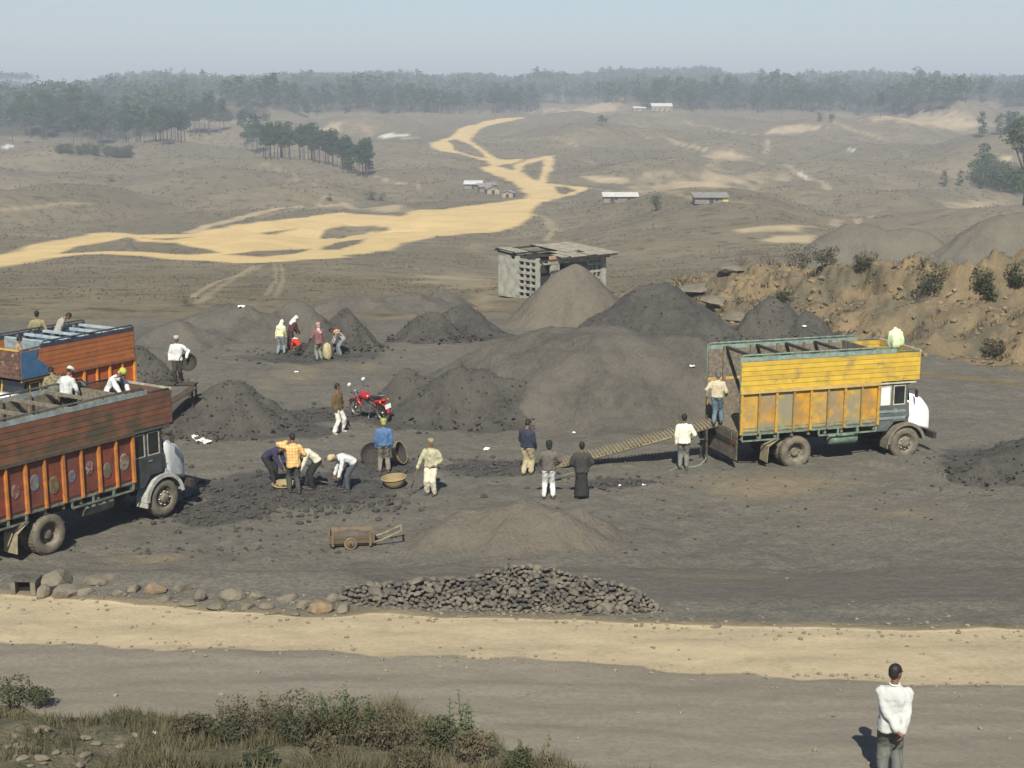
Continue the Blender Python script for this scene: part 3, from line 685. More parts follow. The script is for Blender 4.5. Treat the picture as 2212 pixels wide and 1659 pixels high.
rp_ = [mat('maroon_panel_paint_%d' % i, c, tuple(k*.7 for k in c), 4, .7, coord='pos', dirt=(.10, .07, .05), dscale=2.2) for i, c in enumerate([(.20, .052, .03), (.175, .055, .038), (.16, .05, .034)])]
def medal(name, a, b): return mat(name, a, b, 14, .7, lo=.46, hi=.54, detail=2, coord='pos', dirt=(.13, .05, .03), dscale=7, dlo=.42, dhi=.60)
P_B = dict(wood=WOOD_G, panel=rp_, rib=[mat('orange_rib_paint', (.52, .19, .03), (.34, .13, .035), 4, .7, coord='pos', dirt=(.16, .09, .04), dscale=3, dlo=.5, dhi=.7)], ledge=mat('dark_ledge', (.10, .075, .05), (.07, .055, .04), 6, .8, coord='pos'), upper=rb,
  rail=mat('blue_grey_rail', (.26, .30, .29), (.17, .19, .18), 5, .75, coord='pos'), pipe=mat('dark_pipe', (.08, .085, .075), (.05, .05, .045), 6, .7, coord='pos'), post=WOOD_G, frame=mat('dark_green_frame', (.17, .19, .14), (.09, .10, .08), 5, .8, coord='pos'),
  flap=P_Y['flap'], fender=mat('white_fender', (.46, .46, .43), (.30, .29, .26), 4, .6, coord='pos', dirt=(.14, .13, .1), dscale=3), cab=mat('charcoal_cab_paint', (.055, .062, .058), (.035, .04, .037), 5, .6, coord='pos'), glass1=GLASS_D,
  trim=mat('pale_trim', (.40, .38, .31), (.25, .23, .19), 7, .6, coord='pos'), bonnet=mat('white_bonnet_worn', (.52, .53, .52), (.42, .43, .42), 3, .4, coord='pos', dirt=(.12, .15, .15), dscale=2.2, dlo=.52, dhi=.6),
  crown=rb[1], bumper=CHAS, tail=rb[0], beam=WOOD_G, bars=[-1.3, -.2, .9, 2.0],
  medal={1: medal('painted_flower_white', (.24, .17, .14), (.16, .05, .035)), 2: medal('painted_peacock', (.08, .15, .28), (.28, .20, .05)), 3: medal('painted_landscape', (.10, .16, .08), (.22, .16, .05)), 4: medal('painted_wheel_blue', (.08, .17, .27), (.26, .20, .13)), 5: medal('painted_flower_dull', (.26, .22, .22), (.16, .06, .05)), 6: medal('painted_leaf', (.12, .17, .12), (.22, .07, .05)), 7: medal('painted_flower_green', (.16, .25, .16), (.30, .14, .14))})
orr = [mat('orange_plank_paint_%d' % i, c, tuple(k*.8 for k in c), 3, .7, .2, 40, .004, coord='pos', dirt=(.26, .10, .04), dscale=1.2, dlo=.5, dhi=.7) for i, c in enumerate([(.39, .13, .04), (.37, .135, .045), (.35, .115, .04)])]
P_O = dict(wood=mat('pale_blue_wood', (.25, .30, .31), (.16, .19, .2), 6, .8, coord='pos'), panel=[mat('brick_panel_paint_%d' % i, c, tuple(k*.8 for k in c), 4, .7, coord='pos') for i, c in enumerate([(.40, .10, .03), (.36, .085, .035)])],
  rib=[mat('bright_orange_rib', (.68, .26, .035), (.55, .2, .03), 6, .65, coord='pos')], ledge=mat('rust_ledge', (.24, .09, .04), (.17, .07, .04), 6, .8, coord='pos'), upper=orr, rail=mat('navy_rail', (.045, .055, .075), (.03, .035, .05), 5, .7, coord='pos'),
  pipe=mat('navy_pipe', (.05, .06, .08), (.035, .04, .05), 6, .7, coord='pos'), post=mat('steel_blue_post', (.14, .20, .26), (.09, .13, .17), 5, .7, coord='pos'), frame=P_B['frame'], flap=P_Y['flap'], fender=P_B['fender'],
  cab=P_B['cab'], glass1=GLASS_D, trim=mat('amber_trim', (.55, .33, .07), (.42, .26, .07), 7, .6, coord='pos'), bonnet=P_Y['bonnet'], crown=mat('dark_crown_paint', (.16, .08, .05), (.07, .05, .04), 8, .7, coord='pos', dirt=(.5, .44, .3), dscale=5, dlo=.6, dhi=.66), crownpaint=mat('blue_crown_paint', (.045, .125, .23), (.04, .095, .17), 5, .7, coord='pos', dirt=(.10, .10, .09), dscale=2.5),
  bumper=CHAS, tail=orr[1], beam=mat('pale_blue_beam', (.36, .44, .46), (.28, .33, .35), 5, .7, coord='pos'), bars=[-.9, -.1, .7, 1.5, 2.3],
  medal={4: medal('painted_wheel_pale', (.40, .36, .30), (.15, .08, .06)), 3: medal('painted_bird', (.42, .34, .2), (.28, .09, .04))})
def place_truck(rear_px, front_px, WB=3.95, side=-1):
    """rear wheel set under rear_px, heading from the two tyre contact points of the near side"""
    a = at_z(*rear_px, 0.0); b = at_z(*front_px, 0.0); rz = math.atan2(b[1]-a[1], b[0]-a[0])
    off = Vector((-math.sin(rz), math.cos(rz)))*1.03*side       # from centre line to near wheels
    return (a[0]-off.x, a[1]-off.y), rz
(yx, yy), yrz = place_truck((1715, 1006), (1972, 984))
T_YEL = truck('goods_truck', 'yellow high-sided truck with white bonnet, facing right beside the plank ramp', (yx, yy, gz(yx, yy)-.02), yrz, P_Y, XR=-2.02, tail='hang')
(bx, by), brz = place_truck((104, 1200), (336, 1124))
T_BRN = truck('goods_truck', 'rust-brown truck with orange ribs on its lower side, cut by the left edge', (bx, by, gz(bx, by)-.02), brz, P_B)
_o = at_y(287, 712, 48.4); _o2 = at_y(22, 757, 43.9); orz = math.atan2(_o2[1]-_o[1], _o2[0]-_o[0])
print('yaw', [round(math.degrees(a), 1) for a in (yrz, brz, orz)], _o, _o2)
_c = Vector((_o[0], _o[1], 0)) + Vector((-math.sin(orz), math.cos(orz), 0))*-1.18 - Vector((math.cos(orz), math.sin(orz), 0))*-1.15
T_ORG = truck('goods_truck', 'orange truck with blue crown boards, standing behind the brown truck', (_c.x, _c.y, gz(_c.x, _c.y)-.02), orz, P_O, XR=-1.15, XF=2.35, XC=3.75, WB=3.45, npan=6)

# ------------------------------------------------------------------ coal heaps
def coal_mat(name, a, b, c, grain=1.0, bump=.9):
    k = NT(name); co = k.pos()
    n1 = k.ramp(k.noise(.55, 5, .6, co), .36, .64); n2 = k.ramp(k.noise(3.2, 5, .7, co), .3, .7); n3 = k.noise(11*grain, 4, .75, co)
    col = k.mix(n1, a, b); col = k.mix(k.math('MULTIPLY', n2, .5), col, c); col = k.mix(k.math('MULTIPLY', k.ramp(n3, .56, .74), .5), col, tuple(min(1, x*1.7) for x in a))
    col = k.mix(k.math('MULTIPLY', k.ramp(n3, .44, .28), .6), col, tuple(x*.45 for x in b))
    k.l(col, k.b.inputs['Base Color']); k.b.inputs['Roughness'].default_value = .85; k.b.inputs['Specular IOR Level'].default_value = .25
    k.bump(k.math('ADD', k.noise(4.5, 6, .72, co), k.math('MULTIPLY', n3, .7)), bump, .16); return k.m
CO_DARK = coal_mat('coal_dark', (.094, .089, .076), (.056, .054, .049), (.125, .115, .093))
CO_MID = coal_mat('coal_dusty', (.138, .127, .105), (.086, .081, .071), (.165, .148, .115))
CO_BRN = coal_mat('coal_brown', (.165, .145, .112), (.130, .117, .094), (.195, .168, .122))
CO_GRN = coal_mat('spoil_grey_green', (.165, .152, .118), (.132, .123, .098), (.19, .17, .125))
def heap_from_px(ax, ay, by, hw, k=1.0):
    """cone with its tip seen at (ax, ay), near foot at row by, half width hw"""
    z0 = 0.0
    for _ in range(4):
        d0 = at_z(ax, by, z0)[1]; D = d0/(1 - k*hw/FPX); Rr = hw*D/FPX; p = at_y(ax, ay, D); z0 = float(H(np.array([p[0]]), np.array([d0]), False)[0])
    g = float(H(np.array([p[0]]), np.array([D]), False)[0])
    return (p[0], D, Rr, k*Rr, p[2]-g)
def heap(name, label, cones, m, step=.15, rough=.10, cat='coal pile', group='coal heaps in the yard', rnd=.22, seed=0, rnde=.05):
    """one heap: the upper hull of a few cones, with slumps and lumps"""
    C = [heap_from_px(*c) for c in cones]
    q = 1.55; x0 = min(c[0]-c[2]*q for c in C); x1 = max(c[0]+c[2]*q for c in C); y0 = min(c[1]-c[3]*q for c in C); y1 = max(c[1]+c[3]*q for c in C)
    X, Y = np.meshgrid(np.arange(x0, x1+step, step), np.arange(y0, y1+step, step)); Z = np.full(X.shape, -9.0)
    wx = X + .9*rnd*fbm(X/1.7, Y/1.7, 101+seed, 3); wy = Y + .9*rnd*fbm(X/1.7, Y/1.7, 107+seed, 3)
    for (cx, cy, rx, ry, h) in C:
        r = np.hypot((wx-cx)/rx, (wy-cy)/ry); q_ = r + 1e-6; r = r*(1 + .15*fbm((wx-cx)/rx/q_*2.6 + cx, (wy-cy)/ry/q_*2.6 + cy, 131+seed, 3)*np.clip(r*2, 0, 1))
        e = rnde; prof = h*(1 - (np.sqrt(r*r + e) - e**.5)/((1+e)**.5 - e**.5))
        Z = np.logaddexp(Z*5/max(h, .3), prof*5/max(h, .3))/5*max(h, .3)
    sfl = .07*max(c[4] for c in C) + .03; Z = np.where(Z > 8*sfl, Z, sfl*np.log1p(np.exp(np.clip(Z/sfl, -30, 30)))) - .035
    G = H(X, Y)
    Z = G + Z + rough*(fbm(X/.9, Y/.9, 111+seed, 4) + .5*fbm(X/.28, Y/.28, 117+seed, 2))*np.clip(Z+.4, 0, 1)
    keep = (Z > G - .03); kq = keep[:-1, :-1] | keep[1:, :-1] | keep[:-1, 1:] | keep[1:, 1:]
    n, mm = X.shape; idx = np.arange(n*mm).reshape(n, mm)
    Q = np.stack([idx[:-1, :-1], idx[:-1, 1:], idx[1:, 1:], idx[1:, :-1]], -1)[kq]
    u, inv = np.unique(Q, return_inverse=True)
    V = np.stack([X, Y, np.maximum(Z, G-.35)], -1).reshape(-1, 3)[u]
    c0 = V.mean(0); c0[2] = V[:, 2].min()
    o = link(name, np_mesh(name, V-c0, inv.reshape(-1, 4)), None, m); o.location = c0
    if step < .3 and m is CO_DARK: HEAPV.append(V[V[:, 2] > H(V[:, 0], V[:, 1]) + .05])
    return tag(o, label, cat, group)
HEAPV = []
GR = 'coal heaps in the yard'
heap('coal_heap', 'huge broad brown coal heap sloping down to the plank ramp', [(1310,712,930,330,.75),(1120,742,900,250,.7),(1480,735,915,240,.6),(1210,722,905,280,.7)], CO_MID, .2, .12, seed=1, rnde=.3)
heap('coal_heap', 'dark peaked coal heap rising behind the huge broad one, right of the shed', [(1420,610,742,190,.7),(1330,668,740,120,.7),(1500,668,742,110,.7)], CO_DARK, .2, .10, seed=21, rnde=.08)
heap('coal_heap', 'pointed grey-brown coal heap in the mouth of the concrete shed', [(1240,574,715,150,.75)], CO_BRN, .22, .08, seed=2)
heap('coal_heap', 'dark coal heap at the right of the red motorcycle', [(890,795,905,110,.75),(985,792,922,135,.75),(1120,822,925,180,.7),(1050,800,915,120,.7)], CO_DARK, .13, .10, seed=3, rnde=.12)
heap('coal_heap', 'dark coal heap beyond the brown truck, above the white paper litter', [(495,819,948,150,.85),(400,850,945,90,.8)], CO_DARK, .13, .07, seed=4)
heap('coal_heap', 'dark smooth coal heap with a flat crest in the middle, left of the huge heap', [(1000,655,735,105,.9),(930,672,745,85,.9)], CO_DARK, .17, .07, seed=5)
heap('coal_heap', 'steep dark coal heap right behind the group of five loaders', [(742,668,765,82,.8),(700,690,768,50,.8)], CO_DARK, .13, .08, seed=6)
heap('coal_heap', 'long low coal heap behind the loaders with a scrap of white on it', [(500,655,735,190,.6),(640,650,740,120,.6),(380,690,750,110,.6)], CO_MID, .2, .10, seed=7)
heap('coal_heap', 'low dark coal ridge at the far left edge of the shed path', [(880,632,668,130,.6),(960,625,660,70,.6),(760,630,670,110,.6)], CO_MID, .22, .10, seed=8)
heap('coal_heap', 'dark lumpy coal heap below the eroded sandy ledge', [(1672,640,735,95,.7),(1740,672,738,70,.7),(1620,668,735,50,.7)], CO_DARK, .17, .14, seed=9)
heap('coal_heap', 'dark coal heap cut by the right edge of the picture', [(2240,945,1056,190,.8),(2130,990,1050,80,.7)], CO_DARK, .13, .09, seed=10)
heap('coal_heap', 'low brown mound of coal dust behind the handcart', [(1130,1078,1205,200,.75),(1010,1100,1195,130,.75),(1250,1095,1180,110,.7)], CO_BRN, .12, .06, seed=11)
heap('coal_heap', 'dark coal heap at the tail of the orange truck', [(300,745,828,60,.9),(335,775,830,50,.9)], CO_DARK, .13, .08, seed=12)
heap('spoil_heap', 'grey-green spoil heap on the rise above the eroded bank, left of the two', [(1850,482,610,190,.8),(1975,494,610,150,.8)], CO_GRN, .4, .12, rnde=.25, cat='spoil heap', group='spoil heaps above the bank', seed=13)
heap('spoil_heap', 'grey-green spoil heap above the eroded bank, cut by the right edge', [(2170,465,620,220,.8),(2300,462,620,200,.8)], CO_GRN, .4, .12, rnde=.25, cat='spoil heap', group='spoil heaps above the bank', seed=14)
heap('spoil_heap', 'small dark mound between the forks of the sandy track', [(280,514,524,14,.8)], CO_MID, .5, .05, cat='spoil heap', seed=15)

# stones ------------------------------------------------------------
def stone_mesh(name, seed, sub=2, ang=.28, flat=.75):
    bm = bmesh.new(); bmesh.ops.create_icosphere(bm, subdivisions=sub, radius=.5)
    r = random.Random(seed); pl = []
    for _ in range(9):
        n = Vector((r.uniform(-1, 1), r.uniform(-1, 1), r.uniform(-1, 1))).normalized(); pl.append((n, r.uniform(.24, .42)))
    for v in bm.verts:
        for n, d in pl:
            e = v.co.dot(n) - d
            if e > 0: v.co -= n*e
        v.co += Vector((r.uniform(-1, 1), r.uniform(-1, 1), r.uniform(-1, 1)))*.012
        v.co.z *= flat
    me = bpy.data.meshes.new(name); bm.to_mesh(me); bm.free(); return me
ROCK = mat('lichen_sandstone', (.185, .160, .115), (.130, .116, .088), 2.5, .95, .5, 9, .03, coord='pos', dirt=(.12, .105, .075), dscale=3)
ROCK2 = mat('rusty_sandstone', (.235, .165, .095), (.165, .125, .082), 2.5, .95, .5, 9, .03, coord='pos', dirt=(.13, .11, .08), dscale=3)
STM = [stone_mesh('boulder', 300+i) for i in range(6)]
STM2 = [stone_mesh('boulder', 330+i) for i in range(3)]
for q in STM: q.materials.append(ROCK)
for q in STM2: q.materials.append(ROCK2)
def px_stone(px, py, w, h, mesh, rz, label, d=.8, name='boulder', z=None, cat='stone', group='stones along the road edge', kz=1.0):
    """stone whose foot shows at (px,py), w and h in picture units"""
    p = on_ground(px, py, 15)[0]; s = w*p[1]/FPX; hh = h*p[1]/FPX
    o = link(name, mesh); o.location = (p[0], p[1]+s*.2, gz(p[0], p[1])+hh*.20); o.rotation_euler = (random.uniform(-.15, .15), random.uniform(-.15, .15), rz); o.scale = (s*.98, s*d, hh*1.35*kz)
    return tag(o, label, cat, group)
ST = [(118,1270,100,52,0,.3,'big pale slab-topped stone above the dark culvert mouth'), (88,1290,50,40,1,1.2,'squarish stone standing right of the dark culvert mouth'), (142,1292,72,44,2,.5,'pale block at the left end of the stone row, under the slab-topped stone'),
      (215,1262,82,32,3,.1,'long flat stone set back above the grassy gap'), (287,1282,44,24,4,.8,'small pale stone left of the reddish boulder'), (334,1285,58,38,-1,.3,'reddish round boulder in the stone row'), (388,1279,58,36,5,.4,'tan pointed boulder just right of the reddish one'),
      (431,1297,44,38,0,.9,'yellowish upright boulder in the stone row'), (498,1297,66,36,1,.2,'broad pale boulder in the middle of the stone row'), (556,1298,46,28,2,.5,'low pale stone right of the broad boulder'), (618,1300,60,26,3,.2,'dull low stone right of the low pale one'),
      (695,1322,70,40,-2,.1,'brown-grey boulder touching the left foot of the lump pile'), (741,1322,52,24,4,1.0,'flat tan stone at the left foot of the lump pile'), (590,1326,34,12,5,.3,'small flat stone on the sandy shoulder edge'), (640,1328,26,10,0,.3,'tiny pale stone on the sandy shoulder edge'), (1548,1354,26,11,1,.6,'small pale stone on the shoulder right of the lump pile'), (1702,1252,16,10,2,.3,'lone small stone out in the bare yard')]
ST += [(355,1300,40,22,3,.4,'dull stone below the reddish boulder'), (405,1312,50,20,2,.2,'low dull stone below the tan pointed boulder'), (470,1318,60,22,0,.1,'long low stone at the shoulder below the broad boulder'), (530,1316,48,20,5,.6,'grey-brown stone below the low pale stone'), (575,1314,40,20,1,.3,'rough stone left of the dull low one'), (655,1314,50,26,4,.5,'rough brown stone left of the boulder at the lump pile'), (255,1290,46,22,5,.1,'half-buried stone in the grassy gap'), (180,1286,50,24,3,.2,'half-buried pale stone right of the left end block'), (715,1300,40,26,1,.7,'dark-sided stone behind the boulder at the lump pile')]
for px, py, w, h, mi, rz, lb in ST: px_stone(px, py, w, h, STM[mi] if mi >= 0 else STM2[-mi-1], rz, lb)
# culvert mouth
cp = on_ground(46, 1290, 15)[0]; cs = cp[1]/FPX
t = thing('culvert_mouth', 'dark square culvert mouth at the left end of the stone row', 'culvert', (cp[0], cp[1]+.1, gz(cp[0], cp[1])-.12))
w2, hh = 17*cs, 42*cs
MB().box(-w2-.1, -w2, .0, .42, 0, hh+.02).build('side_stone', ROCK, t); MB().box(w2, w2+.1, .01, .42, 0, hh+.02).build('side_stone', ROCK, t); MB().box(-w2-.12, w2+.12, .03, .40, hh+.024, hh+.06).build('lintel', CO_MID, t)
MB().box(-w2+.002, w2-.002, .2, .41, 0.01, hh+.02).build('back_wall', mat('culvert_shade_black', (.012, .012, .012), (.02, .018, .016), 5, .9), t)  # near-black block: the shade inside the culvert put into its colour

# lump coal pile by the road -----------------------------------------
LMP = mat('lump_coal_dusty', (.158, .138, .104), (.105, .094, .076), 3, .9, .4, 18, .02, coord='pos', dirt=(.052, .05, .046), dscale=2.2, dlo=.5, dhi=.64)
lump_me = []
for i in range(7): q = stone_mesh('coal_lump', 400+i, 1, flat=.85); q.materials.append(LMP); lump_me.append(q)
LP = thing('lump_coal_pile', 'pile of big loose coal lumps right beside the sandy road shoulder', 'coal pile', (0, 0, 0))
_a = on_ground(745, 1322, 15)[0]; _b = on_ground(1452, 1338, 15)[0]
base = heap_from_px(1090, 1222, 1332, 120, .9)
# outline of the pile as picture rows: left to right foot row and crest row
PX = np.array([700, 745, 820, 900, 1000, 1070, 1110, 1180, 1250, 1330, 1390, 1452]); CR = np.array([1300, 1266, 1256, 1252, 1244, 1226, 1216, 1222, 1240, 1258, 1276, 1334]); FT = np.array([1306, 1318, 1326, 1330, 1333, 1336, 1338, 1340, 1341, 1341, 1341, 1341])
lumps = []
yb = 26.7
rr = random.Random(9)
tries = 0
while len(lumps) < 1350 and tries < 26000:
    tries += 1
    px = rr.uniform(700, 1456); u = rr.random()
    f_, c_ = np.interp(px, PX, FT), np.interp(px, PX, CR); py = f_ + (c_-f_)*u
    # the pile's surface leans back: the foot is at the road edge, the crest about 2.4 m behind
    p0 = at_z(px, f_, 1.62); Y = p0[1] + .12 + u*min(1.2, (f_-c_)*.0105); p = at_y(px, py, Y)
    s = rr.uniform(.08, .17)*(1.5 if rr.random() < .22 else .95)
    if any((p[0]-q[0])**2 + (p[1]-q[1])**2 + (p[2]-q[2])**2 < (.40*(s+q[3]))**2 for q in lumps): continue
    lumps.append((p[0], p[1], p[2], s))
lumps.sort(key=lambda q: -q[3])
rest = MB()
for i, (x, y, z, s) in enumerate(lumps):
    E = Matrix.Translation((x, y, z-.02)) @ Matrix.Rotation(rr.uniform(0, 6.3), 4, 'Z') @ Matrix.Rotation(rr.uniform(-.6, .6), 4, 'X') @ Matrix.Diagonal((s*rr.uniform(1.3, 2.0), s*1.2, s*rr.uniform(.8, 1.3), 1))
    if i < 290:
        o = link('coal_lump', lump_me[i % 7], LP); o.matrix_local = E
    else:
        me = lump_me[i % 7]; rest.add([v.co for v in me.vertices], [tuple(p.vertices) for p in me.polygons], False, E)
o = link('small_coal_lumps', rest.mesh('small_coal_lumps'), LP, LMP); tag(o, kind='stuff')
# body of the pile under the lumps
bv = []; cols = np.linspace(700, 1456, 60)
for px in cols:
    f_, c_ = np.interp(px, PX, FT), np.interp(px, PX, CR); p0 = at_z(px, f_, 1.62); dep = min(1.2, (f_-c_)*.0105)
    pts = []
    for u in np.linspace(0, 1, 8):
        p = at_y(px, f_ + (c_-f_)*u, p0[1]+.12+u*dep); pts.append((p[0], p[1]+.10, p[2]-.10))
    e = pts[-1]; pts.append((e[0], e[1]+1.0, e[2]-.35)); pts.append((e[0], e[1]+2.6, gz(e[0], e[1]+2.6)-.2)); bv += pts
nn = 10; bf = [(i*nn+j, (i+1)*nn+j, (i+1)*nn+j+1, i*nn+j+1) for i in range(59) for j in range(nn-1)]
o = link('pile_body', np_mesh('pile_body', bv, bf), LP, CO_DARK)

# loose coal lying about -----------------------------------------------
lc = MB(); small = [stone_mesh('bit', 500+i, 1, flat=.8) for i in range(4)]
sv = [np.array([v.co[:] for v in q.vertices]) for q in small]; sf = [np.array([p.vertices[:] for p in q.polygons]) for q in small]
VV = []; FF = []; off = 0
def scatter(n, px, py, wx, wy, s0, s1):
    global off
    Q = at_z(px + RNG.normal(0, wx*.55, n), py + RNG.normal(0, wy*.5, n), 0.0); QZ = H(Q[:, 0], Q[:, 1])
    for q, zq in zip(Q, QZ):
        s = s0 + (s1-s0)*rr.random()**2.2
        i = rr.randrange(4); a = rr.uniform(0, 6.3); c, sn = math.cos(a), math.sin(a)
        v = sv[i]*np.array([s*1.3, s, s]); v = np.stack([v[:, 0]*c - v[:, 1]*sn + q[0], v[:, 0]*sn + v[:, 1]*c + q[1], v[:, 2] + zq + s*.15], -1)
        VV.append(v); FF.append(sf[i]+off); off += len(v)
for px, py, wx, wy in FRESH: scatter(int(120 + wx*wy/60), px, py, wx, wy, .05, .22)
scatter(260, 640, 1090, 260, 30, .06, .26); scatter(200, 900, 1150, 500, 60, .03, .12); scatter(160, 1700, 1060, 600, 80, .03, .12); scatter(60, 1200, 1190, 200, 20, .04, .12); scatter(120, 450, 1190, 350, 20, .03, .12)
def bits(P, s0, s1):
    global off
    for q in P:
        s = s0 + (s1-s0)*rr.random()**2.5; i = rr.randrange(4); a = rr.uniform(0, 6.3); c, sn = math.cos(a), math.sin(a)
        v = sv[i]*np.array([s*1.3, s, s]); v = np.stack([v[:, 0]*c - v[:, 1]*sn + q[0], v[:, 0]*sn + v[:, 1]*c + q[1], v[:, 2] + q[2] + s*.1], -1); VV.append(v); FF.append(sf[i]+off); off += len(v)
for hv in HEAPV: hv = hv[hv[:, 1] < np.median(hv[:, 1])+1.0]; bits(hv[RNG.integers(0, len(hv), 700)] + RNG.normal(0, .08, (700, 3))*np.array([1, 1, 0]), .02, .11)
for hv in HEAPV:
    f_ = hv[(hv[:, 2] < H(hv[:, 0], hv[:, 1]) + .30) & (hv[:, 1] < np.median(hv[:, 1]))]; bits(f_[RNG.integers(0, len(f_), 170)] + RNG.normal(0, .3, (170, 3))*np.array([1, 1, 0]), .04, .24)
me = np_mesh('loose_coal', np.concatenate(VV), np.concatenate(FF), False)
tag(link('loose_coal', me, None, coal_mat('coal_bits', (.085, .080, .072), (.056, .054, .050), (.12, .11, .09))), 'loose bits of coal strewn over the yard', 'coal', kind='stuff')

# ------------------------------------------------------------------ people
SKIN = mat('skin_brown', (.20, .105, .062), (.17, .088, .052), 6, .6)
HAIR = mat('hair_black', (.012, .010, .009), (.02, .017, .014), 20, .6)
EYE = mat('eye_dark', (.02, .015, .012), (.03, .02, .015), 20, .3)
def cloth(name, c, c2=None, sc=5): return mat('cloth_'+name, c, c2 or tuple(x*.82 for x in c), sc, .9, .25, 14, .012, spec=.15)
def plaid(name, base, line, step=.07):
    if 'cloth_'+name in MATS: return MATS['cloth_'+name]
    k = NT('cloth_'+name); sx = k.n('ShaderNodeSeparateXYZ'); k.l(k.obj(), sx.inputs[0])
    def st(o): return k.math('LESS_THAN', k.math('ABSOLUTE', k.math('SUBTRACT', k.math('FRACT', k.math('DIVIDE', o, step)), .5)), .16)
    h = k.math('MULTIPLY', k.math('ADD', st(sx.outputs[0]), st(sx.outputs[2])), .45)
    k.l(k.mix(h, base, line), k.b.inputs['Base Color']); k.b.inputs['Roughness'].default_value = .9; MATS['cloth_'+name] = k.m; return k.m
def stripes(name, a, b, step=.05):
    if 'cloth_'+name in MATS: return MATS['cloth_'+name]
    k = NT('cloth_'+name); sx = k.n('ShaderNodeSeparateXYZ'); k.l(k.obj(), sx.inputs[0])
    f = k.math('LESS_THAN', k.math('FRACT', k.math('DIVIDE', sx.outputs[0], step)), .4)
    k.l(k.mix(f, a, b), k.b.inputs['Base Color']); k.b.inputs['Roughness'].default_value = .9; MATS['cloth_'+name] = k.m; return k.m
def capsule(mb, a, ra, b, rb, seg=12):
    a = Vector(a); b = Vector(b); d = b-a
    d = d.normalized() if d.length > 1e-6 else Vector((0, 0, 1))
    mb.tube([a-d*ra*.95, a-d*ra*.7, a-d*ra*.3, a, b, b+d*rb*.3, b+d*rb*.7, b+d*rb*.95], [ra*.25, ra*.7, ra*.95, ra, rb, rb*.95, rb*.7, rb*.25], seg)
def chain(mb, pts, rs, seg=12):
    for i in range(len(pts)-1): capsule(mb, pts[i], rs[i], pts[i+1], rs[i+1], seg)
def ik(a, b, l1, l2, pole):
    a = Vector(a); b = Vector(b); d = b-a; L = d.length
    if L > (l1+l2)*.995: b = a + d*((l1+l2)*.995/L); d = b-a; L = d.length
    L = max(L, abs(l1-l2)+.02); c = (l1*l1 + L*L - l2*l2)/(2*L); h = math.sqrt(max(l1*l1-c*c, 0)); n = d.normalized()
    p = Vector(pole); p = p - n*p.dot(n); p = p.normalized() if p.length > 1e-4 else n.orthogonal()
    return a + n*c + p*h, b
def rings(mb, frames, seg=16):
    """frames: (centre, right vec, fwd vec, half width, half depth)"""
    rg = []
    for c, r, f, w, d in frames:
        rg.append([c + r*(w*math.copysign(abs(math.cos(a))**.85, math.cos(a))) + f*(d*math.copysign(abs(math.sin(a))**.85, math.sin(a))) for a in [2*PI*k/seg for k in range(seg)]])
    mb.loft(rg)
QUEUE = []
def soft(name, mb, m, parent, vox=.022, it=4):
    me = mb.mesh(name); o = link(name, me, parent, m)
    r = o.modifiers.new('r', 'REMESH'); r.mode = 'VOXEL'; r.voxel_size = vox; r.use_smooth_shade = True
    s = o.modifiers.new('s', 'SMOOTH'); s.factor = .5; s.iterations = it
    QUEUE.append((o, None)); return o
EYEM = MB().ball((0, 0, 0), .009, seg=8, rings=6).mesh('eye'); EYEM.materials.append(EYE)
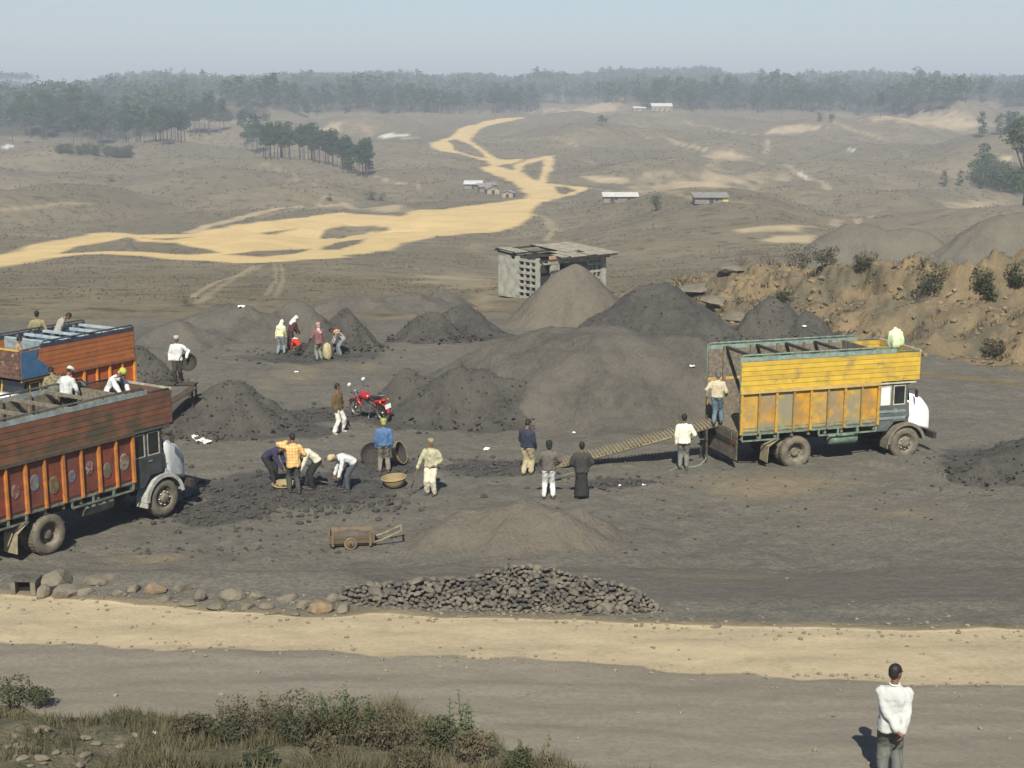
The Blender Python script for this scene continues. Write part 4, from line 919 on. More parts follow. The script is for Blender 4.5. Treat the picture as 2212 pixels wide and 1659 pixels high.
def person(label, loc, heading, top, bottom, h=1.66, lean=0, roll=0, pelvis=(0, 0, .90), feet=((-.10, 0, 0), (.10, 0, 0)), hands=((-.24, .06, .78), (.24, .06, .78)), elbow=((-.5, -1, 0), (.5, -1, 0)), knee=(0, 1, .2),
           head=(0, 0), hair='short', headc=None, shoes=None, skirt=False, hem=.0, sleeve=1.0, shirt_fat=1.0, leg_fat=1.0, toes=(0, 0), vox=.022, scarf=None, group='people in the yard', grip=False, collar=None):
    t = thing('person', label, 'person', loc, R(heading-90), group); sc = h/1.68; t.scale = (sc,)*3
    V = Vector; pel = V(pelvis); lr = R(lean)
    def frame(a): return V((math.sin(R(roll)), 0, 0)) + V((0, math.sin(a), math.cos(a))), V((0, math.cos(a), -math.sin(a)))
    u1, f1 = frame(lr*.55); u2, f2 = frame(lr); rt = V((1, 0, 0))
    waist = pel + u1*.13; chest = pel + u1*.24 + u2*.13; shc = chest + u2*.12; nb = shc + u2*.045
    u3, f3 = frame(lr + R(head[0])); neck = nb + u3*.085
    yaw = Matrix.Rotation(R(head[1]), 3, u3); hc = neck + u3*.095 + (yaw @ f3)*.015; hf = yaw @ f3; hr = yaw @ rt
    sh = [shc + rt*s*.180 - u2*.048 for s in (-1, 1)]; hipj = [pel + rt*s*.085 - u1*.03 for s in (-1, 1)]
    el = []; wr = []; kn = []; an = []
    for i in range(2):
        e, w = ik(sh[i], V(hands[i]), .285, .255, V(elbow[i])); el.append(e); wr.append(w)
        k_, a_ = ik(hipj[i], V(feet[i]) + V((0, 0, .085)), .43, .41, V(knee)); kn.append(k_); an.append(a_)
    # body
    b = MB()
    rings(b, [(pel-u1*.07, rt, f1, .11, .08), (pel, rt, f1, .145, .095), (waist, rt, f1, .125, .085), (chest, rt, f2, .15, .10), (shc, rt, f2, .145, .085), (nb, rt, f2, .06, .055)])
    capsule(b, nb-u2*.03, .055, neck+u3*.02, .05)
    HM = Matrix((hr, hf, u3)).transposed().to_4x4(); HM.translation = hc
    b.ball((0, -.008, .02), .1, .80, .98, 1.02, 16, 12, HM); b.ball((0, .022, -.045), .07, .82, .98, 1.0, 12, 8, HM)
    b.ball((0, .098, -.012), .018, .8, 1.1, 1.6, 8, 6, HM); b.ball((0, .075, .03), .03, 1.9, .6, .5, 8, 6, HM)
    for s in (-1, 1): b.ball((s*.08, -.005, 0), .025, .5, .8, 1.25, 8, 6, HM)
    for i, s in enumerate((-1, 1)):
        chain(b, [sh[i], el[i], wr[i]], [.048, .038, .026]); chain(b, [hipj[i], kn[i], an[i]], [.078, .052, .036])
        d = (wr[i]-el[i]).normalized(); capsule(b, wr[i], .028, wr[i]+d*.055, .034, 10)
        fo = an[i] - V((0, 0, .05)); q = R(toes[i]); td = V((math.sin(q)*1.0, math.cos(q), 0)); capsule(b, fo - td*.03, .036, fo + td*.12 - V((0, 0, .006)), .030, 10)
    body = soft('body', b, SKIN, t, min(vox, .018), 2)
    fg = MB()
    for i, s in enumerate((-1, 1)):               # five fingers, curled
        d = (wr[i]-el[i]).normalized(); n = V((-s, 0, 0)) - d*V((-s, 0, 0)).dot(d)
        n = n.normalized() if n.length > .05 else d.orthogonal(); w_ = d.cross(n).normalized()
        if w_.dot(f2) < 0: w_ = -w_
        pb = wr[i] + d*.075; cu = 1.5 if grip else .8
        for q, (o_, ln) in enumerate(((.030, .070), (.011, .080), (-.009, .075), (-.028, .058))):
            p0 = pb + w_*o_; p1 = p0 + (d + n*.25*cu).normalized()*ln*.5; p2 = p1 + (d + n*1.0*cu).normalized()*ln*.32; p3 = p2 + (d*.5 + n*1.3*cu).normalized()*ln*.28
            fg.tube([p0-d*.015, p0, p1, p2, p3], [.009, .0095, .009, .0085, .006], 6)
        p0 = wr[i] + d*.03 + w_*.03; p1 = p0 + (w_*.9 + d*.7 + n*.3).normalized()*.035; p2 = p1 + (d + n*.5 + w_*.2).normalized()*.032
        fg.tube([p0-w_*.012, p0, p1, p2], [.011, .0115, .010, .007], 6)
    QUEUE[-1] = (body, fg)
    for s in (-1, 1):
        o = link('eye', EYEM, t); o.matrix_local = HM @ Matrix.Translation((s*.034, .088, .012))
    # trousers or skirt
    tr = MB(); lf = leg_fat
    if skirt:
        g0 = (an[0]+an[1])/2; rings(tr, [(waist, rt, f1, .15, .115), (pel, rt, f1, .175, .14), (pel*.55+g0*.45, rt, V((0, 1, 0)), .19, .15), (g0+V((0, 0, .02)), rt, V((0, 1, 0)), .235, .19)])
    else:
        rings(tr, [(pel-u1*.085, rt, f1, .13, .10), (pel-u1*.02, rt, f1, .168, .122), (pel+u1*.05, rt, f1, .16, .115), (waist, rt, f1, .148, .106)])
        for i in range(2): chain(tr, [hipj[i], kn[i], an[i]+V((0, 0, .02))], [.106*lf, .084*lf, .072*lf])
    soft('skirt' if skirt else 'trousers', tr, bottom, t, vox, 3)
    # shirt / jacket
    s_ = MB(); k = shirt_fat
    rings(s_, [(pel - u1*(.02+hem), rt, f1, .195*k, .148*k), (pel+u1*.04, rt, f1, .188*k, .14*k), (waist, rt, f1, .178*k, .13*k), (chest, rt, f2, .198*k, .14*k), (shc-u2*.035, rt, f2, .195, .118), (shc+u2*.015, rt, f2, .135, .09), (nb+u2*.012, rt, f2, .065, .062)])
    for i in range(2):
        w = el[i] + (wr[i]-el[i])*sleeve; chain(s_, [sh[i], el[i], w], [.076*k, .064*k, .053*k])
    soft('shirt', s_, top, t, vox, 3)
    if collar: MB().tube([nb + u2*.02 + (rt*math.cos(a)*.068 + f2*math.sin(a)*.066) for a in np.linspace(0, 2*PI, 15)], .014, 6).build('collar', collar, t)
    # feet
    for i in range(2):
        q = R(toes[i]); td = V((math.sin(q), math.cos(q), 0)); fo = an[i] - V((0, 0, .047)); m = MB(); capsule(m, fo - td*.045, .042, fo + td*.13 - V((0, 0, .006)), .036, 10)
        m.build('shoe', shoes or mat('shoe_dusty', (.05, .042, .035), (.09, .075, .055), 9, .8), t)
    # hair or headwear
    hb = MB()
    if hair == 'short':
        hb.ball((0, -.018, .038), .1, .87, 1.0, .98, 16, 12, HM); hb.ball((0, -.045, -.005), .085, .92, .85, 1.0, 14, 10, HM); soft('hair', hb, HAIR, t, .011, 3)
    elif hair == 'cap':
        hb.ball((0, -.006, .05), .104, .88, 1.03, .72, 16, 10, HM); hb.ball((0, .10, .045), .05, 1.3, 1.0, .22, 12, 6, HM); soft('cap', hb, headc, t, .014, 2)
        h2 = MB().ball((0, -.03, .0), .09, .9, .9, .9, 14, 10, HM); soft('hair', h2, HAIR, t, .016, 2)
    elif hair == 'wrap':
        hb.ball((0, -.012, .045), .112, .92, 1.06, .86, 16, 12, HM); hb.ball((0, -.06, -.02), .085, .95, .8, 1.1, 12, 8, HM); soft('head_cloth', hb, headc, t, .016, 3)
    elif hair == 'shawl':
        hb.ball((0, -.016, .03), .118, .92, 1.05, 1.05, 16, 12, HM); capsule(hb, hc - u3*.03 - hf*.05, .09, shc - f2*.04, .13); capsule(hb, shc - f2*.06, .13, chest - f2*.07, .13); capsule(hb, shc - f2*.03 + rt*.08, .10, shc - f2*.03 - rt*.08, .10); soft('shawl', hb, headc, t, .02, 3)
    elif hair == 'hood':
        hb.ball((0, -.016, .03), .114, .90, 1.0, 1.05, 16, 12, HM); hb.ball((0, -.04, -.06), .085, 1.0, .9, 1.0, 14, 10, HM); soft('hood', hb, headc, t, .016, 3)
    if scarf:
        sm = MB(); capsule(sm, chest - f2*.10 + rt*.03, .055, shc - f2*.09 - rt*.03, .07); capsule(sm, shc - f2*.06, .07, nb, .085); capsule(sm, chest - f2*.125 + rt*.07, .05, chest - f2*.12, .05); soft('scarf', sm, scarf, t, .02, 3)
    t['_j'] = [list(x) for x in (wr[0], wr[1], hc)]
    return t
def flush_people():
    """turn the remeshed garments into plain meshes, fold the fingers into the bodies"""
    dg = bpy.context.evaluated_depsgraph_get(); dg.update()
    for o, fg in QUEUE:
        me = bpy.data.meshes.new_from_object(o.evaluated_get(dg)); m = o.data.materials[0]
        o.modifiers.clear(); old = o.data
        n = len(me.vertices); co = np.empty(n*3, np.float32); me.vertices.foreach_get('co', co); nv = np.empty(n*3, np.float32); me.vertices.foreach_get('normal', nv)
        co = co.reshape(-1, 3); nv = nv.reshape(-1, 3)
        if fg is None:
            w = ((fbm(co[:, 0]*9+co[:, 1]*7, co[:, 2]*7, 201, 3)*.013 + .006*np.sin(co[:, 0]*34+co[:, 1]*9+3*fbm(co[:, 0]*4, co[:, 2]*3, 205, 2)))*(0 if o.name.startswith('hair') else 1))[:, None]; co = co + nv*w; me.vertices.foreach_set('co', co.ravel().astype(np.float32))
        else:
            bm = bmesh.new(); bm.from_mesh(me); fm = fg.mesh('f'); bm.from_mesh(fm); bm.to_mesh(me); bm.free(); bpy.data.meshes.remove(fm)
        me.polygons.foreach_set('use_smooth', np.ones(len(me.polygons), bool)); me.materials.clear(); me.materials.append(m); me.name = o.name; me.update()
        o.data = me; bpy.data.meshes.remove(old)
    QUEUE.clear()
    for o in bpy.data.objects:
        if '_j' in o: del o['_j']
def gp(px, py, z=None):
    """place on the ground seen at a picture position"""
    q = at_z(px, py, z if z is not None else 0.0)
    if z is None:
        for _ in range(5): q = at_z(px, py, gz(q[0], q[1]))
        return (q[0], q[1], gz(q[0], q[1]))
    return (q[0], q[1], z)
def person_hand(t, i):
    M = Matrix.Translation(t.location) @ t.rotation_euler.to_matrix().to_4x4() @ Matrix.Diagonal((t.scale[0],)*3 + (1,)); return M @ Vector(t['_j'][i])
WHT = cloth('white', (.60, .61, .585), (.50, .51, .49)); CRM = cloth('cream', (.66, .62, .47)); GRY = cloth('grey', (.17, .17, .15)); DGR = cloth('dark_grey', (.065, .065, .06)); BLK = cloth('black', (.028, .028, .028)); JEA = cloth('jeans', (.12, .17, .21)); KHA = cloth('khaki_trousers', (.38, .33, .20))
PG = 'people in the yard'
# the onlooker in front
fz = gz(5.0, 18.7)
FM = person('man in a white jacket seen from behind, hands clasped at his back', gp(1921, 1688), 82, cloth('white_jacket', (.50, .51, .49), (.43, .44, .42), 4), cloth('grey_trousers', (.13, .135, .122)), h=1.72, hands=((.03, -.20, .86), (.11, -.205, .80)), elbow=((-1, -.15, -.2), (1, .1, -.2)), head=(2, -52), hem=.11, shirt_fat=1.05, feet=((-.09, .05, 0), (.10, -.04, 0)), vox=.016, collar=WHT, group=PG, leg_fat=1.05)
person('man in a grey jacket and white trousers seen from behind, dark woollen hood', gp(1185, 1077), 88, cloth('taupe', (.135, .12, .10)), cloth('white_trousers', (.62, .61, .57)), hair='hood', headc=cloth('dark_wool', (.025, .032, .028)), hands=((-.20, .20, .98), (.20, .20, .98)), elbow=((-1, -.6, 0), (1, -.6, 0)), feet=((-.13, 0, 0), (.13, 0, 0)), shirt_fat=1.08, group=PG)
person('person in a dark jacket and long dark skirt, back to the camera', gp(1256, 1077), 92, cloth('dark_jacket', (.055, .052, .048)), cloth('dark_skirt', (.032, .034, .032)), h=1.62, skirt=True, hands=((-.17, .14, .95), (.17, .14, .95)), elbow=((-1, -.5, 0), (1, -.5, 0)), shirt_fat=1.16, hem=.05, feet=((-.12, 0, 0), (.12, 0, 0)), group=PG)
person('man in a navy jacket and beige trousers looking down by the foot of the ramp', gp(1138, 1026), 62, cloth('navy', (.038, .042, .062)), KHA, h=1.70, head=(25, -15), hands=((-.14, .20, .90), (.22, .16, .86)), shirt_fat=1.08, feet=((-.07, -.08, 0), (.09, .10, 0)), leg_fat=1.12, group=PG)
ROPER = person('man in a cream shirt and grey trousers holding the end of the green rope', gp(1476, 1013), 84, plaid('cream_check', (.72, .69, .54), (.58, .56, .44), .09), GRY, h=1.70, hands=((-.23, .02, .80), (.27, .14, .96)), elbow=((-.5, -1, 0), (.7, -1, 0)), hem=.06, shirt_fat=1.08, group=PG, grip=True)
_tg = to_world(T_YEL, -2.22, .02, 1.34)
person('man in a pale patterned shirt and jeans at the top of the plank ramp', (_tg.x, _tg.y, _tg.z), 70, plaid('sand_check', (.50, .44, .31), (.33, .28, .19), .06), JEA, h=1.64, lean=6, head=(10, 25), hair='wrap', headc=cloth('grey_cloth', (.14, .14, .13)), hands=((-.34, .02, .92), (.26, .20, .95)), feet=((-.05, -.12, 0), (.12, .16, 0)), shirt_fat=1.08, group='men loading the yellow truck')
person('man in a brown jacket and cream trousers striding left of the motorcycle', gp(731, 936), 335, cloth('brown_jacket', (.13, .088, .043)), cloth('pale_trousers', (.66, .63, .55)), h=1.70, head=(0, 30), hands=((-.20, .12, .92), (.20, .05, .82)), feet=((-.20, .05, 0), (.22, -.02, 0)), shirt_fat=1.12, toes=(-20, 20), shoes=mat('shoe_pale', (.42, .38, .3), (.3, .27, .2), 9, .8), group=PG)
person('man in a blue jacket and yellow-green head cloth between two tipped baskets', gp(830, 1021), 95, cloth('blue', (.085, .16, .30)), cloth('stone_trousers', (.20, .18, .145)), hair='wrap', headc=cloth('lime', (.33, .34, .10)), hands=((-.24, .08, .82), (.24, .05, .82)), shirt_fat=1.06, feet=((-.13, 0, 0), (.13, .02, 0)), group=PG)
SHOV = person('man in a pale khaki shirt and cream trousers leaning on a shovel', gp(932, 1070), 255, cloth('pale_khaki', (.42, .39, .25), (.30, .29, .19), 9), cloth('cream_trousers', (.62, .58, .44)), h=1.66, head=(0, 60), hair='wrap', headc=cloth('sage', (.25, .25, .15)), hands=((-.16, .10, .95), (.36, .22, .84)), elbow=((-1, -.6, 0), (1, -.4, 0)), feet=((-.10, .02, 0), (.13, 0, 0)), shirt_fat=1.06, leg_fat=1.08, group=PG, grip=True)
person('man in a dark violet shirt bending over, leftmost of the four by the coal', gp(592, 1048), 338, cloth('violet', (.050, .042, .085)), BLK, h=1.66, lean=80, pelvis=(0, -.22, .86), hands=((-.15, .42, .42), (.12, .46, .45)), head=(-25, 0), feet=((-.13, -.05, 0), (.13, .08, 0)), group='men bending over the spread coal')
person('man in an orange check shirt standing among the bending men, arm raised', gp(636, 1064), 110, plaid('orange_check', (.66, .43, .16), (.40, .20, .06), .085), DGR, h=1.70, lean=8, hands=((-.14, .20, 1.46), (.30, .20, .95)), elbow=((-1, .2, -.2), (.6, -1, 0)), head=(5, 20), hem=.12, shirt_fat=1.06, feet=((-.12, .06, 0), (.10, -.14, 0)), group='men bending over the spread coal')
person('man in a cream check shirt bending to the left, right behind the orange check shirt', gp(672, 1056), 200, plaid('pale_check', (.62, .60, .45), (.46, .45, .34), .08), BLK, h=1.66, lean=68, pelvis=(0, -.20, .86), hands=((-.15, .42, .48), (.15, .42, .48)), feet=((-.12, -.02, 0), (.12, .12, 0)), group='men bending over the spread coal')
person('man in a white shirt and tan cap bent double, arms hanging to the coal', gp(748, 1060), 205, WHT, cloth('blue_grey_trousers', (.07, .08, .09)), h=1.66, lean=88, pelvis=(0, -.22, .86), hands=((-.18, .36, .20), (.20, .34, .18)), head=(-5, 0), hair='wrap', headc=cloth('tan', (.48, .40, .24)), feet=((-.15, 0, 0), (.15, .06, 0)), group='men bending over the spread coal')
FG = 'loaders at the far coal heap'
person('loader in a pale yellow shirt and grey trousers, leftmost at the far heap', gp(606, 766), 75, cloth('lemon', (.70, .68, .40)), cloth('blue_grey', (.22, .25, .26)), h=1.56, lean=22, head=(20, 0), hair='shawl', headc=cloth('pale_shawl', (.66, .65, .50)), hands=((-.26, .12, .72), (.18, .34, .8)), feet=((-.12, -.06, 0), (.14, .12, 0)), group=FG)
person('loader under a bright white head cloth and maroon shirt', gp(629, 754), 40, cloth('maroon', (.085, .035, .035)), cloth('plum', (.05, .03, .035)), h=1.56, lean=30, head=(10, 0), hair='shawl', headc=WHT, skirt=True, hands=((-.15, .40, .80), (.15, .40, .80)), group=FG)
person('small loader in a red top stooping low with a cream scarf', gp(642, 768), 150, cloth('red', (.50, .045, .03)), cloth('green_black', (.03, .045, .035)), h=1.30, lean=65, pelvis=(0, -.18, .62), hands=((-.15, .35, .3), (.15, .35, .3)), head=(0, 0), scarf=cloth('cream_scarf', (.66, .58, .38)), skirt=True, group=FG)
person('loader in a dusty pink top and headscarf standing at the far heap', gp(690, 779), 125, cloth('dusty_rose', (.22, .105, .105)), cloth('sage_grey', (.20, .205, .17)), h=1.64, lean=5, head=(0, 20), hair='hood', headc=cloth('pink', (.46, .27, .25)), scarf=cloth('pale_pink', (.56, .38, .34)), hands=((-.30, .30, .95), (.22, .10, .82)), hem=.1, feet=((-.10, 0, 0), (.12, 0, 0)), group=FG)
person('loader in a striped shirt bending left with a bright orange waist cloth', gp(735, 769), 195, stripes('grey_stripe', (.10, .085, .08), (.34, .31, .27), .06), cloth('faded_denim', (.19, .21, .22)), h=1.58, lean=62, pelvis=(0, -.16, .84), hands=((-.15, .42, .5), (.15, .42, .5)), scarf=cloth('orange', (.72, .28, .08)), feet=((-.12, 0, 0), (.13, .08, 0)), group=FG)

# ------------------------------------------------------------------ people on the trucks and planks
TG = 'men on the left trucks'
def on_truck(T, px, py, z):
    q = at_z(px, py, z); M = (Matrix.Translation(T.location) @ T.rotation_euler.to_matrix().to_4x4()).inverted(); l = M @ Vector((q[0], q[1], z)); print('on truck', [round(v, 2) for v in l]); return (q[0], q[1], z)
SIT = dict(pelvis=(0, -.05, .12), knee=(0, .4, 1), feet=((-.16, .42, 0), (.16, .42, 0)))
p20 = on_truck(T_BRN, 146, 862, 3.38)
person('man in a pale grey shirt and white cap sitting on the brown truck', p20, 60, cloth('pale_grey', (.50, .52, .50)), BLK, h=1.62, lean=14, head=(18, -10), hair='cap', headc=WHT, hands=((-.22, .22, .30), (.25, .16, .10)), elbow=((-1, -.4, -.2), (1, -.5, -.2)), shirt_fat=1.1, hem=.03, group=TG, **SIT)
p21 = on_truck(T_BRN, 246, 862, 3.38)
person('man in a white shirt and lime head cloth crouching on the brown truck', p21, 345, WHT, BLK, h=1.62, lean=38, head=(10, 0), hair='wrap', headc=cloth('lime2', (.42, .46, .10)), hands=((-.20, .34, .22), (.20, .40, .12)), elbow=((-1, -.3, .2), (1, -.3, .2)), pelvis=(0, -.10, .20), knee=(0, .6, 1), feet=((-.16, .15, 0), (.16, .15, 0)), shirt_fat=1.08, group=TG)
p22 = on_truck(T_BRN, 118, 862, 3.2)
person('man in a mottled brown shirt crouching half hidden left of the pale grey shirt', p22, 120, cloth('mottled', (.26, .22, .13), (.10, .085, .05), 18), BLK, h=1.58, lean=30, head=(20, 0), hands=((-.20, .3, .3), (.28, .25, .45)), pelvis=(0, -.1, .2), knee=(0, .6, 1), feet=((-.16, .15, 0), (.16, .15, 0)), group=TG)
p23 = on_truck(T_ORG, 84, 752, 2.95)
person('bare-headed man in a khaki shirt standing in the orange truck', (p23[0], p23[1], 2.55), 100, cloth('khaki_shirt', (.24, .22, .12)), BLK, h=1.64, hands=((-.24, .2, .95), (.24, .2, .95)), group=TG)
p24 = on_truck(T_ORG, 126, 748, 3.0)
person('man in a grey check shirt stooping in the orange truck', (p24[0], p24[1], 2.65), 20, plaid('grey_check', (.33, .31, .26), (.20, .19, .16), .05), BLK, h=1.60, lean=35, head=(25, 0), group=TG)
p25 = on_truck(T_ORG, 40, 760, 3.3)
person('small figure in a tan shirt low at the front of the orange truck', (p25[0], p25[1], 2.85), 30, cloth('tan_shirt', (.30, .22, .14)), BLK, h=1.45, lean=10, pelvis=(0, -.05, .30), knee=(0, .6, 1), feet=((-.16, .25, 0), (.16, .25, 0)), hands=((-.2, .3, .5), (.2, .3, .5)), group=TG)
# gangplanks at the tail of the orange truck
def plank_between(name, label, a, b, w, th, m, n=1, cat='plank', posts=()):
    a = Vector(a); b = Vector(b); t = thing(name, label, cat, a)
    d = b-a; side = Vector((-d.y, d.x, 0)).normalized()
    for i in range(n):
        o = side*((i-(n-1)/2)*w/n); MB().bar(o, d+o, w/n-.015, th, (0, 0, 1)).build('board', m, t)
    MB().bar(d*.04-Vector((0, 0, th*.5+.027)), d*.96-Vector((0, 0, th*.5+.027)), .12, .05, (0, 0, 1)).build('bearer', m, t)
    for u in posts:
        c = d*u; g = gz(a.x+c.x, a.y+c.y)-a.z
        for s in (-1, 1): MB().bar(c + side*s*w*.4 - Vector((0, 0, th*.5+.002)), Vector((c.x, c.y, g-.1)) + side*s*w*.55, .07, .07, (1, 0, 0)).build('post', m, t)
    return t
DWOOD = mat('dark_sooty_wood', (.075, .058, .040), (.045, .037, .028), 7, .9, .3, 25, .006, coord='pos')
PWOOD = mat('dusty_plank_wood', (.235, .195, .12), (.155, .13, .085), 7, .9, .3, 25, .006, coord='pos')
ga, gb = at_y(287, 829, 48.7), at_y(424, 829, 48.3); gc = at_y(340, 886, 46.8)
plank_between('gangplank', 'level dark gangplank from the coal heap to the tail of the orange truck', ga, gb, .40, .05, DWOOD, 2, posts=(.96,))
plank_between('gangplank', 'slanting dark gangplank rising from behind the brown truck to the level one', gc, (gb[0]-.02, gb[1]-.22, gb[2]-.07), .36, .05, DWOOD, 2)
wk = at_y(386, 829, 48.42)
WALK = person('man in an open white shirt walking on the dark gangplank, basket at his side', (wk[0], wk[1], wk[2]+.03), 268, WHT, cloth('olive_black', (.045, .042, .035)), h=1.62, lean=2, head=(0, -15), hair='wrap', headc=cloth('stone_cloth', (.42, .40, .33)), hands=((.36*-1, .10, .95), (.26, .12, .86)), elbow=((-1, -.6, 0), (.7, -.8, 0)), feet=((-.07, -.14, 0), (.08, .14, 0)), hem=.05, shirt_fat=1.06, group='men loading the orange truck', grip=True)

# ------------------------------------------------------------------ baskets, sacks, tools
def weave(name, a, b):
    if name in MATS: return MATS[name]
    k = NT(name); w = k.n('ShaderNodeTexWave', wave_type='BANDS', bands_direction='Z'); w.inputs['Scale'].default_value = 9; w.inputs['Distortion'].default_value = 2.5; k.l(k.obj(), w.inputs[0])
    k.l(k.mix(w.outputs['Fac'], a, b), k.b.inputs['Base Color']); k.b.inputs['Roughness'].default_value = .85; k.bump(w.outputs['Fac'], .6, .02); MATS[name] = k.m; return k.m
BASK = weave('bamboo_weave', (.36, .275, .13), (.20, .15, .075)); BASKD = weave('sooty_weave', (.045, .038, .030), (.025, .022, .02))
def basket(label, loc, r, dep, tilt=(0, 0, 0), inner=BASKD, outer=BASK):
    t = thing('basket', label, 'basket', loc, 0, 'bamboo carrying baskets'); t.rotation_euler = tilt
    prof = [(.001, .0), (r*.45, .0), (r*.72, dep*.22), (r*.9, dep*.6), (r, dep)]
    MB().lathe(prof, 28).build('shell', outer, t)
    MB().lathe([(x-.012 if x > .02 else x, z+.012) for x, z in prof], 28).build('lining', inner, t)
    MB().tube([(r*math.cos(a), r*math.sin(a), dep) for a in np.linspace(0, 2*PI, 29)], .018, 6).build('rim', outer, t)
    return t
q = gp(853, 1052); basket('round bamboo basket standing upright with coal dust on it', (q[0], q[1], q[2]), .36, .30, (R(4), R(-5), 0), BASK)
q = gp(862, 1002); basket('bamboo basket tipped on its side, opening to the right', (q[0]-.15, q[1], q[2]+.30), .36, .26, (R(18), R(68), 0))
q = gp(806, 1000); basket('sooty basket tipped up left of the blue jacket', (q[0], q[1]+.1, q[2]+.22), .36, .22, (R(62), R(-12), 0), BASKD, BASKD)
b_ = WALK.location; basket('black basket held on edge by the man on the gangplank', (b_.x+.36, b_.y+.05, b_.z+.72), .30, .18, (R(75), R(18), 0), BASKD, BASKD)
q = gp(604, 1050); basket('shallow tan basket on the coal at the feet of the violet shirt', (q[0]+.15, q[1]-.15, q[2]), .34, .12, (R(6), 0, 0), BASK)
def shovel(label, a, b, up=(0, 1, 0)):
    a = Vector(a); b = Vector(b); t = thing('shovel', label, 'shovel', b); d = (a-b); dn = d.normalized()
    MB().tube([dn*.22, d], .017, 8).build('handle', PWOOD, t)
    s = dn.cross(Vector(up)).normalized(); n = s.cross(dn); bl = MB(); pts = [(-.02, 0), (-.10, .05), (-.12, .16), (-.10, .26), (.10, .26), (.12, .16), (.10, .05), (.02, 0)]
    for z in (0, 1): pass
    v = [s*x + dn*y + n*.004 for x, y in pts] + [s*x + dn*y - n*.004 for x, y in pts]; k = len(pts)
    bl.add(v, [tuple(range(k)), tuple(range(2*k-1, k-1, -1))] + [(i, (i+1) % k, (i+1) % k+k, i+k) for i in range(k)]).build('blade', mat('worn_steel', (.22, .22, .21), (.13, .13, .12), 9, .5, metal=.5), t)
    return t
hd = person_hand(SHOV, 1); q = gp(885, 1068); shovel('long-handled shovel resting on the coal by the khaki shirt', hd + (hd-Vector((q[0], q[1], q[2]+.02))).normalized()*.12, (q[0], q[1], q[2]+.02))
q = gp(690, 1046); q2 = gp(628, 1058); shovel('shovel lying on the coal behind the bending men', (q2[0]+.3, q2[1]+.2, q2[2]+.28), (q[0]+.25, q[1], q[2]+.06), (0, 0, 1))
q = gp(1195, 1040); q2 = gp(1262, 1030); shovel('shovel lying between the two people with their backs turned', (q2[0], q2[1], q2[2]+.25), (q[0], q[1]+.1, q[2]+.05), (0, 0, 1))
def lump_cloth(name, label, cat, loc, r, sx, sy, sz, m, seed, group=None, fold=.12):
    bm = bmesh.new(); bmesh.ops.create_icosphere(bm, subdivisions=4, radius=1)
    for v in bm.verts:
        c = v.co.copy(); n = float(fbm(np.array([c.x*1.6+seed]), np.array([c.y*1.6+c.z*1.3]), seed % 40, 3)[0]); a = math.atan2(c.y, c.x)
        k = 1 + fold*n + fold*.35*math.sin(a*7+seed)*(.4+.6*abs(c.z)); v.co = Vector((c.x*sx, c.y*sy, max(c.z, -.75)*sz))*r*k
    me = bpy.data.meshes.new(name); bm.to_mesh(me); bm.free(); me.polygons.foreach_set('use_smooth', [True]*len(me.polygons))
    o = link(name, me, None, m); o.location = loc; return tag(o, label, cat, group)
q = to_world(T_YEL, 3.75, -.55, 3.56+.27); lump_cloth('cloth_bundle', 'pale green cloth bundle on top of the yellow truck crown', 'bundle', q, .36, .72, .65, .95, cloth('mint', (.62, .74, .44)), 17, fold=.22)
q = gp(707, 777); lump_cloth('sack', 'yellowish sack standing by the pink loader', 'sack', (q[0], q[1], q[2]+.36), .42, .48, .45, 1.0, cloth('sacking', (.40, .36, .20)), 23)

# ------------------------------------------------------------------ plank ramp to the yellow truck
ft = Vector(gp(1206, 1005)); tp = to_world(T_YEL, -2.12, .30, 1.27)
d = tp-ft; L = d.length; dn = d.normalized(); sd = Vector((-d.y, d.x, 0)).normalized(); nn_ = sd.cross(dn)
if nn_.z < 0: nn_ = -nn_
t = thing('loading_ramp', 'long cleated wooden ramp leading up to the tail of the yellow truck', 'ramp', ft)
for s in (-1, 1): MB().tube([sd*s*.30 - dn*.1 + nn_*.03, sd*s*.30 + d*.5 + nn_*.03, sd*s*.30 + d + nn_*.03], [.055, .05, .05], 8).build('side_pole', PWOOD, t)
MB().bar(nn_*.085, d + nn_*.085, .62, .025, nn_).build('ramp_board', PWOOD, t)
slat = None
for i in range(44):
    c = dn*(.15 + i*(L-.25)/43) + nn_*.115; w = .36 + .06*random.random()
    MB().bar(c - sd*w, c + sd*w, .05, .035, nn_).build('slat', PWOOD, t)
for u in (.80, .93):
    for s in (-1, 1):
        c = d*u + sd*s*.3; g = gz(ft.x+c.x, ft.y+c.y) - ft.z; MB().bar(c, Vector((c.x, c.y, g-.05)) + sd*s*.1, .06, .06, (1, 0, 0)).build('trestle_leg', DWOOD, t)
    c = d*u; MB().bar(c - sd*.42 + Vector((0, 0, -.35*u)), c + sd*.42 + Vector((0, 0, -.35*u)), .05, .05).build('trestle_rail', DWOOD, t)
ROPE = mat('green_nylon_rope', (.36, .50, .36), (.28, .40, .29), 12, .7)
hd = person_hand(ROPER, 1); kn_ = Vector(at_y(1527, 948, 44.0))
def curve(pts, n=24):
    pts = [Vector(p) for p in pts]; out = []
    for i in range(len(pts)-1):
        p0 = pts[max(i-1, 0)]; p1 = pts[i]; p2 = pts[i+1]; p3 = pts[min(i+2, len(pts)-1)]
        for k in range(8):
            u = k/8; out.append(.5*((2*p1) + (p2-p0)*u + (2*p0-5*p1+4*p2-p3)*u*u + (3*p1-p0-3*p2+p3)*u**3))
    return out + [pts[-1]]
def g3(px, py, dz=.015): a = gp(px, py); return Vector((a[0], a[1], a[2]+dz))
